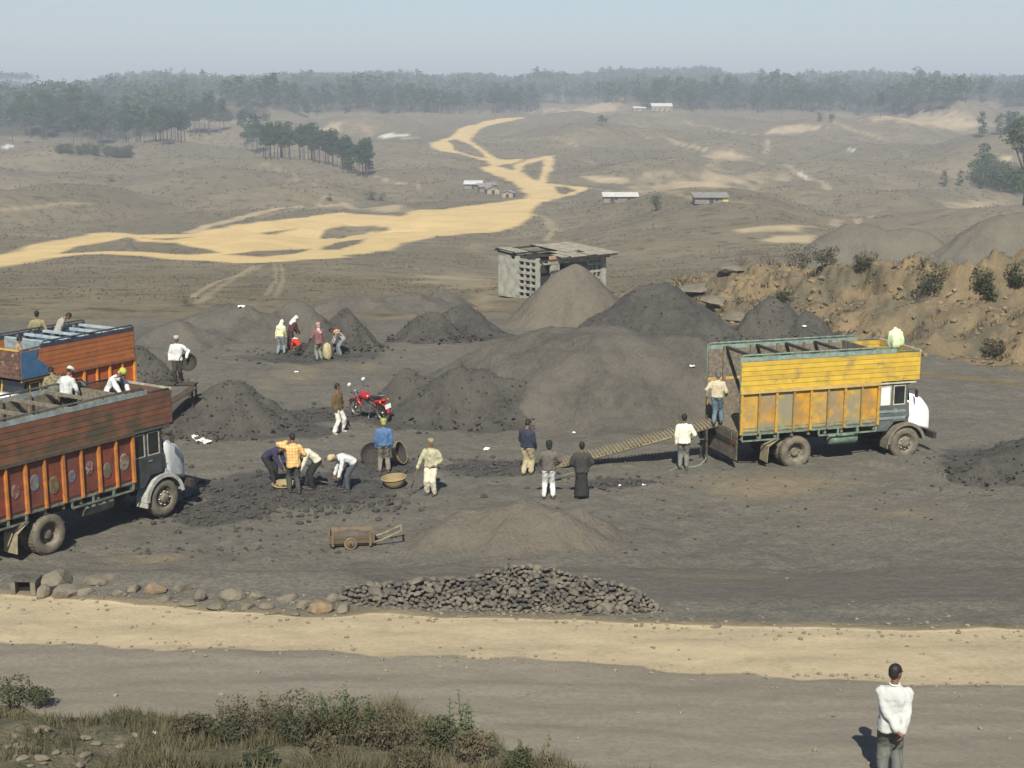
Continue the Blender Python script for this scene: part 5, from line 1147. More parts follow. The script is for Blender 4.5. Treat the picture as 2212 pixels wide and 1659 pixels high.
o = MB().tube(curve([hd, (hd+kn_)/2 - Vector((0, 0, .03)), kn_]), .008, 6).build('rope', ROPE); tag(o, 'green rope taut from the cream-shirted man to the hanging rope', 'rope', 'green ropes')
o = MB().tube(curve([tp + Vector((.05, -.25, .1)), Vector(at_y(1532, 920, 43.9)), kn_, Vector(at_y(1526, 985, 43.6)), g3(1512, 1005), g3(1490, 1010), g3(1462, 1011), g3(1455, 1014), g3(1446, 1018)]), .008, 6).build('rope', ROPE); tag(o, 'green rope hanging from the ramp top and trailing on the ground', 'rope', 'green ropes')

# ------------------------------------------------------------------ handcart
q = gp(757, 1188); RW = mat('rusty_cart_wood', (.16, .115, .075), (.115, .09, .062), 6, .9, .3, 20, .008, coord='pos', dirt=(.20, .165, .085), dscale=3)
t = thing('handcart', 'low wooden handcart with two small wheels and long handles', 'handcart', (q[0]+.02, q[1]+.38, q[2]), R(6))
def flare(x0, x1, yb, yt, z0, z1, m, nm):
    MB().add([(x0, yb, z0), (x1, yb, z0), (x1, yt, z1), (x0-.05, yt, z1), (x0, yb+.025, z0), (x1, yb+.025, z0), (x1, yt+.025, z1), (x0-.05, yt+.025, z1)], [(0,3,2,1),(4,5,6,7),(0,1,5,4),(1,2,6,5),(2,3,7,6),(3,0,4,7)]).build(nm, m, t)
for z in (.16, .275): flare(-.56, .52, -.33-(z-.16)*.25, -.36-(z-.16)*.25, z, z+.105, RW, 'side_board'); flare(-.56, .52, .31+(z-.16)*.25, .34+(z-.16)*.25, z, z+.105, RW, 'side_board')
MB().box(-.60, -.565, -.34, .34, .15, .40).build('end_board', RW, t); MB().box(.525, .56, -.34, .34, .15, .42).build('end_board', RW, t); MB().box(-.56, .52, -.30, .31, .13, .158).build('floor_board', RW, t)
for s in (-1, 1):
    MB().tube([(-.6, s*.25, .12), (.45, s*.25, .12), (.75, s*.25, .2), (1.28, s*.23, .44)], .032, 8).build('handle', PWOOD, t)
    M = Matrix.Translation((-.05, s*.40, .165)) @ Matrix.Rotation(PI/2, 4, 'X'); w = MB().lathe([(.12, -.03), (.165, -.03), (.165, .03), (.12, .03)], 20, M, close=True).build('wheel', mat('cart_wheel_wood', (.19, .155, .095), (.13, .105, .07), 8, .9), t)
    MB().lathe([(.001, -.022), (.125, -.022), (.125, .022), (.001, .022)], 16, M).build('disc', RW, w); MB().lathe([(.001, -.05), (.035, -.05), (.035, .05), (.001, .05)], 10, M).build('hub', DWOOD, w)
MB().bar((1.24, -.28, .43), (1.24, .28, .43), .05, .05).build('cross_handle', PWOOD, t); MB().tube([(-.05, -.42, .165), (-.05, .42, .165)], .02, 8).build('axle', DWOOD, t)
for x in (-.5, .45): MB().box(x-.03, x+.03, -.40, -.365, .1, .46).build('stake', RW, t)
xs = np.linspace(-.54, .5, 14); ys = np.linspace(-.29, .29, 8); XX, YY = np.meshgrid(xs, ys); ZZ = .26 + .16*np.exp(-(XX/.4)**2 - (YY/.25)**2) + .03*fbm(XX*6, YY*6, 3, 2)
ii = np.arange(XX.size).reshape(XX.shape); link('coal_load', np_mesh('coal_load', np.stack([XX, YY, ZZ], -1).reshape(-1, 3), np.stack([ii[:-1, :-1], ii[:-1, 1:], ii[1:, 1:], ii[1:, :-1]], -1).reshape(-1, 4)), t, CO_BRN)

# ------------------------------------------------------------------ motorcycle
q = gp(800, 906); RED = mat('motorcycle_red', (.40, .022, .032), (.30, .02, .028), 4, .25, spec=.5); STEEL = mat('engine_steel', (.36, .35, .33), (.24, .23, .21), 12, .4, metal=.7); BLKP = mat('black_plastic', (.02, .02, .02), (.035, .033, .03), 10, .5)
t = thing('motorcycle', 'red motorcycle with a white number plate parked beside the dark heap', 'motorcycle', (q[0], q[1]+.12, q[2]), R(138)); t.rotation_euler = (R(-9), 0, R(138)); t.scale = (1.1, 1.1, 1.1)
for x in (-.64, .66):
    M = Matrix.Translation((x, 0, .30)) @ Matrix.Rotation(PI/2, 4, 'X')
    w = MB().lathe([(.235, -.035), (.27, -.045), (.295, -.03), (.302, 0), (.295, .03), (.27, .045), (.235, .035)], 28, M, close=True).build('wheel', mat('bike_tyre', (.05, .045, .04), (.09, .08, .06), 9, .9), t)
    rm = MB().lathe([(.215, -.02), (.238, -.03), (.238, .03), (.215, .02)], 28, M, close=True); rm.lathe([(.001, -.05), (.05, -.05), (.05, .05), (.001, .05)], 12, M)
    for k in range(10): a = 2*PI*k/10; rm.tube([M @ Vector((.04*math.cos(a+.5), .04*math.sin(a+.5), 0)), M @ Vector((.22*math.cos(a), .22*math.sin(a), 0))], .006, 4)
    rm.build('rim', STEEL, w)
def fender(cx, a0, a1, nm, w=.07):
    g = MB(); rg = []
    for a in np.linspace(a0, a1, 12):
        rg.append([(cx + (.335+.02*math.cos(b_*PI/4*.9))*math.cos(a), w*math.sin(b_*PI/8), .30 + (.335+.02*math.cos(b_*PI/8))*math.sin(a)) for b_ in (-4, -2, 0, 2, 4)])
    g.loft(rg, cap=False).build(nm, RED, t)
fender(.66, R(30), R(165), 'front_fender'); fender(-.64, R(20), R(170), 'rear_fender', .08)
for s in (-1, 1): MB().tube([(.66, s*.075, .30), (.50, s*.075, .72), (.44, s*.075, .86)], .022, 8).build('fork', STEEL, t)
MB().loft([[(x, w*math.cos(a), z + h_*math.sin(a)) for a in np.linspace(0, 2*PI, 15)[:-1]] for x, w, z, h_ in ((.36, .04, .80, .05), (.32, .11, .80, .11), (.18, .15, .80, .13), (.02, .14, .79, .12), (-.10, .09, .77, .08), (-.14, .04, .76, .04))]).build('fuel_tank', RED, t)
MB().loft([[(x, w*math.cos(a), z + h_*math.sin(a)) for a in np.linspace(0, 2*PI, 13)[:-1]] for x, w, z, h_ in ((-.08, .08, .78, .03), (-.2, .13, .78, .05), (-.45, .14, .81, .055), (-.66, .11, .85, .045), (-.74, .05, .86, .025))]).build('seat', BLKP, t)
MB().loft([[(x, w*math.cos(a), z + h_*math.sin(a)) for a in np.linspace(0, 2*PI, 13)[:-1]] for x, w, z, h_ in ((-.30, .10, .68, .05), (-.5, .13, .70, .07), (-.78, .10, .76, .05), (-.88, .04, .78, .02))]).build('tail_cowl', RED, t)
e = MB().box(-.12, .24, -.12, .12, .26, .48)
for z in np.linspace(.50, .68, 6): e.box(.04, .22, -.10, .10, z, z+.018)
e.box(.07, .19, -.07, .07, .48, .70); e.build('engine', STEEL, t)
MB().tube([(.42, 0, .82), (.1, 0, .68), (-.3, 0, .66), (-.64, 0, .34)], .025, 8).build('frame', BLKP, t); MB().tube([(.40, 0, .74), (.26, 0, .26), (-.2, 0, .24), (-.64, 0, .32)], .024, 8).build('lower_frame', BLKP, t)
MB().tube([(.2, -.12, .45), (.3, -.14, .25), (-.1, -.17, .22), (-.5, -.2, .28), (-.88, -.21, .36)], [.022, .022, .025, .045, .045], 10).build('exhaust', STEEL, t)
MB().tube([(.38, -.36, .98), (.42, -.2, .96), (.44, 0, .92), (.42, .2, .96), (.38, .36, .98)], .014, 8).build('handlebar', STEEL, t)
for s in (-1, 1):
    MB().tube([(.30, s*.38, .975), (.40, s*.33, .98)], .02, 8).build('grip', BLKP, t)
    mr = MB().tube([(.42, s*.26, .97), (.46, s*.30, 1.18)], .007, 6).build('mirror_stem', BLKP, t); MB().ball((.45, s*.31, 1.22), .075, .25, 1.1, .8, 12, 8).build('mirror', mat('mirror_glass', (.72, .78, .78), (.66, .72, .72), 5, .2), mr)
    MB().ball((-.78, s*.17, .74), .035, 1, 1, 1, 8, 6).build('indicator', mat('amber_lens', (.7, .3, .04), (.6, .25, .04), 5, .3), t)
MB().ball((.56, 0, .86), .10, .8, 1, 1, 14, 10).build('headlight', STEEL, t); MB().box(-.90, -.87, -.06, .06, .72, .80).build('tail_light', mat('lamp_red', (.35, .02, .015)), t)
MB().box(-.95, -.94, -.12, .12, .50, .65).build('number_plate', mat('white_plate', (.86, .84, .82), (.8, .78, .76), 7, .5), t)
MB().tube([(-.35, .13, .86), (-.5, .16, .95), (-.85, .13, .96), (-.9, 0, .96), (-.85, -.13, .96), (-.5, -.16, .95), (-.35, -.13, .86)], .012, 6).build('grab_rail', STEEL, t)
MB().tube([(.3, -.1, .5), (.36, -.28, .42), (.36, -.28, .3), (.28, -.1, .24)], .013, 6).build('leg_guard', STEEL, t); MB().tube([(-.1, .1, .25), (-.15, .28, .02)], .012, 6).build('side_stand', STEEL, t)
MB().ball((-.42, -.25, .60), .14, .9, .45, 1.1, 12, 8).build('saddle_bag', mat('bag_brown', (.16, .09, .06), (.1, .06, .045), 6, .8), t)

# ------------------------------------------------------------------ litter
PAPER = cloth('paper_white', (.80, .80, .77)); 
def scrap(px, py, w, label, z=None, seed=0, dep=.6):
    q = gp(px, py, z)
    if z is not None:                                    # lies on whatever surface is there
        v = Vector(rays(px, py)).normalized(); hit, loc, *_ = scene.ray_cast(bpy.context.evaluated_depsgraph_get(), Vector((0, 0, CAM_Z)), v)
        if hit: q = tuple(loc)
    s = w*q[1]/FPX; r = random.Random(seed*7+3); bm = bmesh.new(); bmesh.ops.create_grid(bm, x_segments=5, y_segments=5, size=.5)
    for v in bm.verts: v.co = Vector((v.co.x*s + r.uniform(-.08, .08)*s, v.co.y*s*dep + r.uniform(-.08, .08)*s, r.uniform(0, .28)*s))
    me = bpy.data.meshes.new('paper_scrap'); bm.to_mesh(me); bm.free(); o = link('paper_scrap', me, None, PAPER); sm = o.modifiers.new('thick', 'SOLIDIFY'); sm.thickness = .006
    o.location = (q[0], q[1], q[2]+.02); o.rotation_euler = (R(14), 0, r.uniform(-.5, .5)); tag(o, label, 'litter', 'white litter on the ground')
scrap(431, 950, 26, 'largest white scrap, right of the brown truck nose', seed=1, dep=1.3); scrap(447, 957, 20, 'narrow white scrap lying just right of the largest scrap', seed=2, dep=.7)
scrap(1051, 972, 12, 'bright white scrap left of the navy-jacketed man', seed=3, dep=1.1); scrap(1240, 936, 7, 'tiny pale scrap above the middle of the ramp', seed=4); scrap(1392, 1049, 10, 'tiny pale scrap in the bare yard right of the dark skirt', seed=5); scrap(1338, 1050, 7, 'tiny scrap on the coal right of the dark skirt', seed=6)
scrap(335, 1586, 12, 'white scrap on the near grassy bank', z=3.9, seed=7); scrap(640, 805, 8, 'tiny scrap below the far loaders', seed=8); scrap(521, 664, 14, 'white scrap on the long low heap', z=1.6, seed=9); scrap(1738, 706, 9, 'pale scrap on the lumpy heap below the ledge', z=.9, seed=10); scrap(1495, 793, 12, 'pale stone-like scrap on the huge heap left of the yellow truck', z=1.2, seed=11)
# pale sheet inside the brown truck
t_ = [to_world(T_BRN, x, y, z) for x, y, z in ((.05, -.25, 3.02), (2.5, -.25, 3.02), (2.5, -.35, 3.36), (.05, -.30, 3.40))]
# load of coal inside the brown truck
XX, YY = np.meshgrid(np.linspace(-1.78, 2.78, 24), np.linspace(-1.05, 1.05, 12)); ZZ = 3.12 + .13*fbm(XX*1.2, YY*1.2, 5, 3) - .12*(YY/1.05)**2
ii = np.arange(XX.size).reshape(XX.shape); o = link('coal_load', np_mesh('coal_load', np.stack([XX, YY, ZZ], -1).reshape(-1, 3), np.stack([ii[:-1, :-1], ii[:-1, 1:], ii[1:, 1:], ii[1:, :-1]], -1).reshape(-1, 4)), None, CO_MID)
o.location = T_BRN.location; o.rotation_euler = T_BRN.rotation_euler; tag(o, 'load of coal filling the brown truck', 'coal')
o = MB().box(.35, 2.3, -.40, -.33, 3.0, 3.34).build('board', cloth('white_board', (.62, .63, .57))); o.location = T_BRN.location; o.rotation_euler = T_BRN.rotation_euler; tag(o, 'pale board standing on edge in the load of the brown truck', 'board')
XX, YY = np.meshgrid(np.linspace(-1.1, 2.28, 20), np.linspace(-1.05, 1.05, 12)); ZZ = 2.55 + .10*fbm(XX*1.2, YY*1.2, 8, 3)
ii = np.arange(XX.size).reshape(XX.shape); o = link('coal_load', np_mesh('coal_load', np.stack([XX, YY, ZZ], -1).reshape(-1, 3), np.stack([ii[:-1, :-1], ii[:-1, 1:], ii[1:, 1:], ii[1:, :-1]], -1).reshape(-1, 4)), None, CO_MID)
o.location = T_ORG.location; o.rotation_euler = T_ORG.rotation_euler; tag(o, 'load of coal low inside the orange truck', 'coal')
flush_people()

# ------------------------------------------------------------------ concrete shed
CONC = mat('weathered_concrete', (.34, .335, .28), (.25, .245, .20), 2.2, .9, .3, 12, .02, coord='pos', dirt=(.16, .155, .13), dscale=1.1, dlo=.52, dhi=.7)
ROOFS = mat('asbestos_sheet', (.27, .255, .20), (.18, .17, .135), 2, .9, coord='pos', dirt=(.17, .16, .13), dscale=1.5)
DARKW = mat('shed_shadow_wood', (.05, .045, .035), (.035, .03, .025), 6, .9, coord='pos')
cg = on_ground(1163, 646, 60)[0]; SH = 3.0
t = thing('concrete_shed', 'grey concrete shed with lattice walls and a broken sheet roof behind the heaps', 'shed', (cg[0], cg[1], cg[2]-.15), R(0))
fx, fy = Vector((math.cos(R(41)), math.sin(R(41)), 0)), Vector((-math.sin(R(41)), math.cos(R(41)), 0))
def fr(u, v, z): return fx*u + fy*v + Vector((0, 0, z))       # u along the front, v along the left wall
def fbox(nm, u0, u1, v0, v1, z0, z1, m):
    mb = MB(); mb.add([fr(u, v, z) for z in (z0, z1) for u, v in ((u0, v0), (u1, v0), (u1, v1), (u0, v1))], [(0,3,2,1),(4,5,6,7),(0,1,5,4),(1,2,6,5),(2,3,7,6),(3,0,4,7)]); return mb.build(nm, m, t)
FL, LL = 6.4, 4.2
for v0, v1 in ((0, .16), (2.05, 2.35), (3.0, 3.35)): fbox('column', -.16, .16, v0-.02, v1, 0, SH, CONC)
fbox('wall_panel', -.09, .09, 2.35, 3.0, 0, SH-.25, CONC); fbox('wall_panel', -.12, .12, 3.35, LL, 0, SH-.1, CONC)
def lattice(u0, u1, v0, v1, nc, nr, along):
    for r_ in range(nr+1):
        z = .12 + r_*(SH-.35)/nr; fbox('lattice_rail', u0, u1, v0, v1, z-.09, z+.09, CONC)
    for c_ in range(nc+1):
        if along == 'v': v = v0 + c_*(v1-v0)/nc; fbox('lattice_post', u0+.012, u1-.012, v-.06, v+.06, .04, SH-.16, CONC)
        else: u = u0 + c_*(u1-u0)/nc; fbox('lattice_post', u-.06, u+.06, v0+.012, v1-.012, .04, SH-.16, CONC)
lattice(-.08, .08, .16, 2.05, 3, 6, 'v'); lattice(FL-1.6, FL-.3, -.08, .08, 3, 5, 'u')
fbox('shade_screen', .5, .6, .4, LL-.3, 0, SH-.4, DARKW); fbox('back_wall', .3, FL, LL-.12, LL, 0, SH-.2, DARKW); fbox('right_wall', FL-.12, FL+.1, .1, LL-.13, 0, SH-.25, CONC)  # dark screen and back wall carry the shed's interior shade as colour
fbox('front_column', .7, 1.9, -.10, .12, 0, 1.1, CONC); fbox('front_column', 1.15, 1.95, -.08, .10, 1.102, 2.5, CONC); fbox('front_column', FL-.28, FL+.16, -.12, .14, 0, SH, CONC)
fbox('front_beam', .165, FL-.29, -.10, .10, 2.52, 2.72, CONC); fbox('fascia_board', .9, 3.6, -.13, -.104, 2.73, 3.12, mat('faded_hoarding', (.38, .33, .24), (.42, .24, .14), 1.2, .8, coord='pos'))
# roof sheets: slope up towards the back, some missing
def sheet(u0, u1, v0, v1, z0, z1, dz=0):
    n = 10; vs = []
    for i in range(n+1):
        u = u0 + (u1-u0)*i/n; w = .035*math.cos(i*PI)
        for v, z in ((v0, z0), (v1, z1)): vs.append(fr(u, v, z + w + dz))
    for i in range(n+1):
        u = u0 + (u1-u0)*i/n; w = .035*math.cos(i*PI)
        for v, z in ((v0, z0), (v1, z1)): vs.append(fr(u, v, z + w + dz - .03))
    k = 2*(n+1); fs = [(2*i, 2*i+2, 2*i+3, 2*i+1) for i in range(n)] + [(k+2*i, k+2*i+1, k+2*i+3, k+2*i+2) for i in range(n)] + [(2*i, k+2*i, k+2*i+2, 2*i+2) for i in range(n)] + [(2*i+1, 2*i+3, k+2*i+3, k+2*i+1) for i in range(n)]
    MB().add(vs, fs).build('roof_sheet', ROOFS, t)
e0, e1 = SH+.02, SH+.42
def rz_(v): return e0 + (e1-e0)*(v+.9)/(LL+1.3)
for u0, u1, v0, v1 in ((2.3, 3.1, -.9, 1.4), (3.11, 3.95, .5, LL+.2), (3.96, 4.85, -.9, .1), (3.96, 4.85, 1.15, LL+.2), (4.86, 5.7, -.9, LL+.2), (5.71, 6.55, -.9, LL+.2), (6.56, 7.1, -.9, LL+.2), (3.11, 3.95, -.9, .49), (-.25, .95, 2.2, LL+.2), (1.5, 2.25, -.7, .5)):
    sheet(u0, u1, v0, v1, rz_(v0), rz_(v1), random.uniform(-.02, .06))
for v in (-.8, .9, 2.6, LL+.3): fbox('purlin', -.2, 7.0, v-.05, v+.05, rz_(v)-.17, rz_(v)-.06, DARKW)
for u in (.1, 2.1, 4.2, 6.2):
    mb = MB(); mb.bar(fr(u, -.8, rz_(-.8)-.24), fr(u, LL+.3, rz_(LL+.3)-.24), .10, .12); mb.build('rafter', DARKW, t)

# ------------------------------------------------------------------ huts in the valley
TIN = mat('bright_tin_roof', (.62, .61, .55), (.50, .49, .44), 1.2, .6, coord='pos'); DTIN = mat('dull_tin_roof', (.26, .25, .22), (.19, .18, .16), 1.2, .8, coord='pos')
MUD = mat('mud_wall', (.33, .28, .20), (.25, .21, .15), 1.2, .9, coord='pos'); GWALL = mat('grey_plank_wall', (.21, .195, .165), (.15, .14, .12), 1.5, .9, coord='pos'); YWALL = mat('yellow_wall', (.50, .44, .12), (.42, .36, .11), 1.5, .8, coord='pos'); HDOOR = mat('hut_door_dark', (.04, .035, .03), (.06, .05, .04), 3, .9, coord='pos')
def hut(px, py, wpx, hpx, label, roof, wall, depth=3.2, rz=0, gable=False, extra=None, group='huts in the valley'):
    p = on_ground(px, py, 90)[0]; k = p[1]/FPX; w = wpx*k; h = hpx*k
    t = thing('hut', label, 'hut', (p[0], p[1]+depth/2, p[2]-.15), R(rz), group); wh = h*.66+.15
    MB().box(-w/2+.12, w/2-.12, -depth/2, -depth/2+.12, 0, wh).build('front_wall', wall, t); MB().box(-w/2+.12, w/2-.12, depth/2-.12, depth/2, 0, wh+.2).build('back_wall', wall, t)
    for s in (-1, 1): MB().box(s*(w/2-.06)-.06, s*(w/2-.06)+.06, -depth/2+.0, depth/2, 0, wh+.02).build('side_wall', wall, t)
    n = max(1, int(w/3.5))
    for i in range(n):
        x = -w/2 + w*(i+.5)/n; MB().box(x-.42, x+.42, -depth/2-.03, -depth/2-.004, .02, min(1.75, wh*.8)).build('door', HDOOR, t)
        if w > 4: MB().box(x+.7, x+1.3, -depth/2-.03, -depth/2-.004, wh*.42, wh*.78).build('window', HDOOR, t)
    if gable:
        for s in (-1, 1): MB().add([(0, -depth/2-.3, h*1.02), (0, depth/2+.3, h*1.02), (s*(w/2+.3), depth/2+.3, wh-.1), (s*(w/2+.3), -depth/2-.3, wh-.1), (0, -depth/2-.3, h*1.02+.06), (0, depth/2+.3, h*1.02+.06), (s*(w/2+.3), depth/2+.3, wh-.04), (s*(w/2+.3), -depth/2-.3, wh-.04)], [(0,1,2,3),(7,6,5,4),(0,3,7,4),(1,5,6,2),(2,6,7,3),(0,4,5,1)]).build('roof', roof, t)
        MB().prism([(-w/2+.1, wh), (w/2-.1, wh), (0, h)], -depth/2, -depth/2+.1).build('gable', wall, t)
    else:
        MB().add([(-w/2-.25, -depth/2-.5, wh-.02), (w/2+.25, -depth/2-.5, wh-.02), (w/2+.25, depth/2+.4, h*1.12), (-w/2-.25, depth/2+.4, h*1.12), (-w/2-.25, -depth/2-.5, wh+.06), (w/2+.25, -depth/2-.5, wh+.06), (w/2+.25, depth/2+.4, h*1.12+.08), (-w/2-.25, depth/2+.4, h*1.12+.08)], [(0,3,2,1),(4,5,6,7),(0,1,5,4),(1,2,6,5),(2,3,7,6),(3,0,4,7)]).build('roof', roof, t)
    if extra: MB().box(w/2-w*.17, w/2+.02, -depth/2-.06, -depth/2-.035, 0, wh).build('painted_end', extra, t)
    return t
hut(1022, 408, 38, 15, 'small hut with a bright white roof left of the valley hut cluster', TIN, GWALL, 4); hut(1046, 414, 26, 15, 'dark low hut in the middle of the valley hut cluster', DTIN, GWALL, 4, 12); hut(1063, 420, 26, 18, 'grey gabled hut with a dark door in the valley hut cluster', DTIN, MUD, 5, 8, True)
hut(1062, 406, 18, 10, 'tiny dark hut at the back of the valley hut cluster', DTIN, GWALL, 4, 10); hut(1098, 427, 24, 15, 'tan gabled hut nearest the sandy junction', DTIN, MUD, 5, -6, True)
hut(1341, 436, 74, 17, 'long hut with a white roof right of the sandy junction', TIN, GWALL, 4); hut(1537, 439, 72, 19, 'long grey hut with a yellow end wall, rightmost of the valley huts', DTIN, GWALL, 4, extra=YWALL)
hut(1430, 240, 44, 15, 'white-roofed hut at the forest edge', TIN, MUD, 6); hut(1382, 240, 26, 9, 'low pale hut at the forest edge left of the white-roofed one', TIN, MUD, 5)

# ------------------------------------------------------------------ trees
def leaf_mat(name, a, b, c):
    k = NT(name); co = k.pos(); n = k.ramp(k.noise(.35, 3, .6, co), .35, .65); col = k.mix(n, a, b); col = k.mix(k.math('MULTIPLY', k.ramp(k.noise(2.0, 3, .6, co), .5, .7), .5), col, c)
    k.l(col, k.b.inputs['Base Color']); k.b.inputs['Roughness'].default_value = .8; k.b.inputs['Specular IOR Level'].default_value = .2; return k.m
PINE = leaf_mat('pine_needles', (.038, .078, .022), (.026, .056, .017), (.068, .105, .030)); BROAD = leaf_mat('broad_leaves', (.055, .080, .030), (.035, .055, .025), (.09, .105, .04)); BARK = mat('pine_bark', (.12, .095, .07), (.075, .06, .048), 1.5, .95, coord='pos')
SCRUB = leaf_mat('dry_scrub_leaves', (.105, .088, .055), (.062, .058, .034), (.15, .12, .07)); GREENB = leaf_mat('green_bush_leaves', (.066, .072, .036), (.042, .050, .026), (.115, .108, .055))
def leaf_tris(r, blobs, n, size, flat=.5):
    """leaf-sized triangles spread through a set of ellipsoids (cx,cy,cz,rx,ry,rz)"""
    vs = []; tot = sum(b[3]*b[4]*b[5] for b in blobs)
    for b in blobs:
        k = max(6, int(n*b[3]*b[4]*b[5]/tot))
        d = r.normal(size=(k, 3)); d /= np.linalg.norm(d, axis=1)[:, None]; rad = r.uniform(.35, 1, k)**.5
        c = np.array(b[:3]) + d*rad[:, None]*np.array(b[3:])
        for q in range(3):
            pass
        o = r.normal(size=(k, 3, 3)); o[:, :, 2] *= flat; o /= np.linalg.norm(o, axis=2)[:, :, None]
        vs.append((c[:, None, :] + o*size*r.uniform(.6, 1.2, (k, 1, 1))).reshape(-1, 3))
    V = np.concatenate(vs); return V, np.arange(len(V)).reshape(-1, 3)
def pine_variant(seed, hgt=12.0, bare=.52, spread=2.4, nb=11, n=520, size=.55):
    r = np.random.default_rng(seed); blobs = []; tr = MB(); bend = r.uniform(-.4, .4, 2)
    pts = [(bend[0]*u*u*1.2, bend[1]*u*u*1.2, hgt*.93*u) for u in np.linspace(0, 1, 7)]; tr.tube(pts, [.20*(1-u*.85) for u in np.linspace(0, 1, 7)], 6)
    for i in range(nb):
        u = bare + (1-bare)*(i+.5)/nb; a = r.uniform(0, 6.3); rr_ = spread*(.35+.75*math.sin(PI*min(1, (u-bare)/(1-bare)*.8+.22)))*r.uniform(.45, 1); c = (bend[0]*u*u*1.2 + rr_*math.cos(a)*.75, bend[1]*u*u*1.2 + rr_*math.sin(a)*.75, hgt*u + .3)
        s = r.uniform(.75, 1.25)*spread*.42; blobs.append((*c, s*1.15, s*1.15, s*.72)); tr.tube([(bend[0]*u*u*1.2, bend[1]*u*u*1.2, hgt*u-.5), c], [.06, .025], 4)
    V, F = leaf_tris(r, blobs, n, size)
    cm = np_mesh('crown', V, F, False); cm.materials.append(PINE); tm = tr.mesh('trunk'); tm.materials.append(BARK); return tm, cm
def broad_variant(seed, hgt=7.0, m=None, n=700, size=.4, wide=1.0, low=.25, trunk=.22):
    r = np.random.default_rng(seed); blobs = []; tr = MB(); tr.tube([(0, 0, -.2), (.1, .05, hgt*.3), (.0, .1, hgt*.7)], [trunk, trunk*.7, trunk*.3], 6)
    for i in range(12):
        u = low + (1-low)*r.uniform(.05, .95); a = r.uniform(0, 6.3); rr_ = hgt*.36*wide*math.sin(PI*(.15+.7*(u-low)/(1-low)))*r.uniform(.3, 1); c = (rr_*math.cos(a), rr_*math.sin(a), hgt*u); s = hgt*.17*r.uniform(.7, 1.25); blobs.append((*c, s*1.2*wide, s*1.2*wide, s*.85)); tr.tube([(.05, .05, hgt*.3), c], [trunk*.35, trunk*.12], 4)
    V, F = leaf_tris(r, blobs, n, size, .8); cm = np_mesh('crown', V, F, False); cm.materials.append(m or BROAD); tm = tr.mesh('trunk'); tm.materials.append(BARK); return tm, cm
PV = [pine_variant(600+i, 12+1.2*(i % 3), .46+.05*(i % 3), 2.9+.3*(i % 2), 13, 680, .58) for i in range(6)]; PVB = [pine_variant(640+i, 12, .12, 3.0, 15, 800) for i in range(3)]
BV = [broad_variant(700+i) for i in range(3)]; BVW = [broad_variant(720+i, wide=1.35, low=.10, n=1100, size=.30) for i in range(3)]
def tree_at(x, y, z, tm, cm, sc, label, name='pine_tree', cat='tree', group=None, rz=None, kz=1.0):
    t = thing(name, label, cat, (x, y, z-.15), rz if rz is not None else random.uniform(0, 6.3), group); t.scale = (sc, sc, sc*kz)
    link('trunk', tm, t); link('crown', cm, t); return t
TR = random.Random(31)
def grove(pts, n, hpx, label, group, variants, jit=6, name='pine_tree', cat='tree', htree=12.6, back=0.0):
    P = np.array(pts, float); L = np.r_[0, np.cumsum(np.hypot(*np.diff(P, axis=0).T))]
    for i in range(n):
        s = TR.random()*L[-1] if n > 3 else L[-1]*(i+.5)/n
        px, py = np.interp(s, L, P[:, 0]) + TR.uniform(-3, 3), np.interp(s, L, P[:, 1]) + TR.uniform(-jit, jit*.4)
        g = on_ground(px, py, 120)[0]; x, y = g[0], g[1] + TR.uniform(0, back); z = gz(x, y)
        tm, cm = TR.choice(variants); sc = hpx*TR.uniform(.82, 1.12)*y/FPX/htree; tree_at(x, y, z, tm, cm, sc, label, name, cat, group)
grove([(0,305),(60,300),(150,312),(260,318)], 44, 66, 'tall pine in the dark wood at the far left', 'pines of the left wood', PV, 10, back=60)
grove([(250,314),(350,312),(430,304),(480,296)], 34, 60, 'thin-trunked pine at the open right end of the left wood', 'pines at the open end of the left wood', PV, 6, back=25)
grove([(120,330),(200,336),(270,340),(300,334)], 26, 20, 'low dark bushy tree on the slope below the left wood', 'low trees below the left wood', BVW, 5, 'bushy_tree', htree=6)
grove([(520,322),(570,345),(620,352),(680,352)], 36, 62, 'pine in the upper half of the grove on the ridge left of centre', 'pines in the upper half of the ridge grove', PV, 8, back=14)
grove([(680,354),(730,366),(775,384),(790,388)], 30, 60, 'pine in the lower half of the grove on the ridge left of centre', 'pines in the lower half of the ridge grove', PV+PVB[:1], 8, back=10)
grove([(470,262),(540,256),(570,262)], 16, 24, 'low dark tree on the hump between the left wood and the ridge grove', 'low trees on the hump', BVW, 4, 'bushy_tree', htree=6)
grove([(540,250),(700,250),(860,247),(1000,246),(1160,244)], 62, 46, 'pine in the front row of the middle forest belt', 'front pines of the middle forest belt', PV, 5, back=30)
grove([(1380,238),(1500,244),(1650,248),(1850,250),(2030,250)], 62, 46, 'pine in the front row of the right forest belt', 'front pines of the right forest belt', PV, 5, back=30)
grove([(2120,300),(2160,292),(2212,300),(2260,300)], 9, 48, 'bushy pine on the knoll at the right edge', 'bushy pines on the right knoll', PVB, 8, back=8)
grove([(2115,402),(2150,412),(2190,420),(2240,424)], 18, 74, 'dark bushy tree in the hollow at the right edge', 'trees in the right-edge hollow', BVW+PVB[:1], 10, 'bushy_tree', back=14, htree=9)
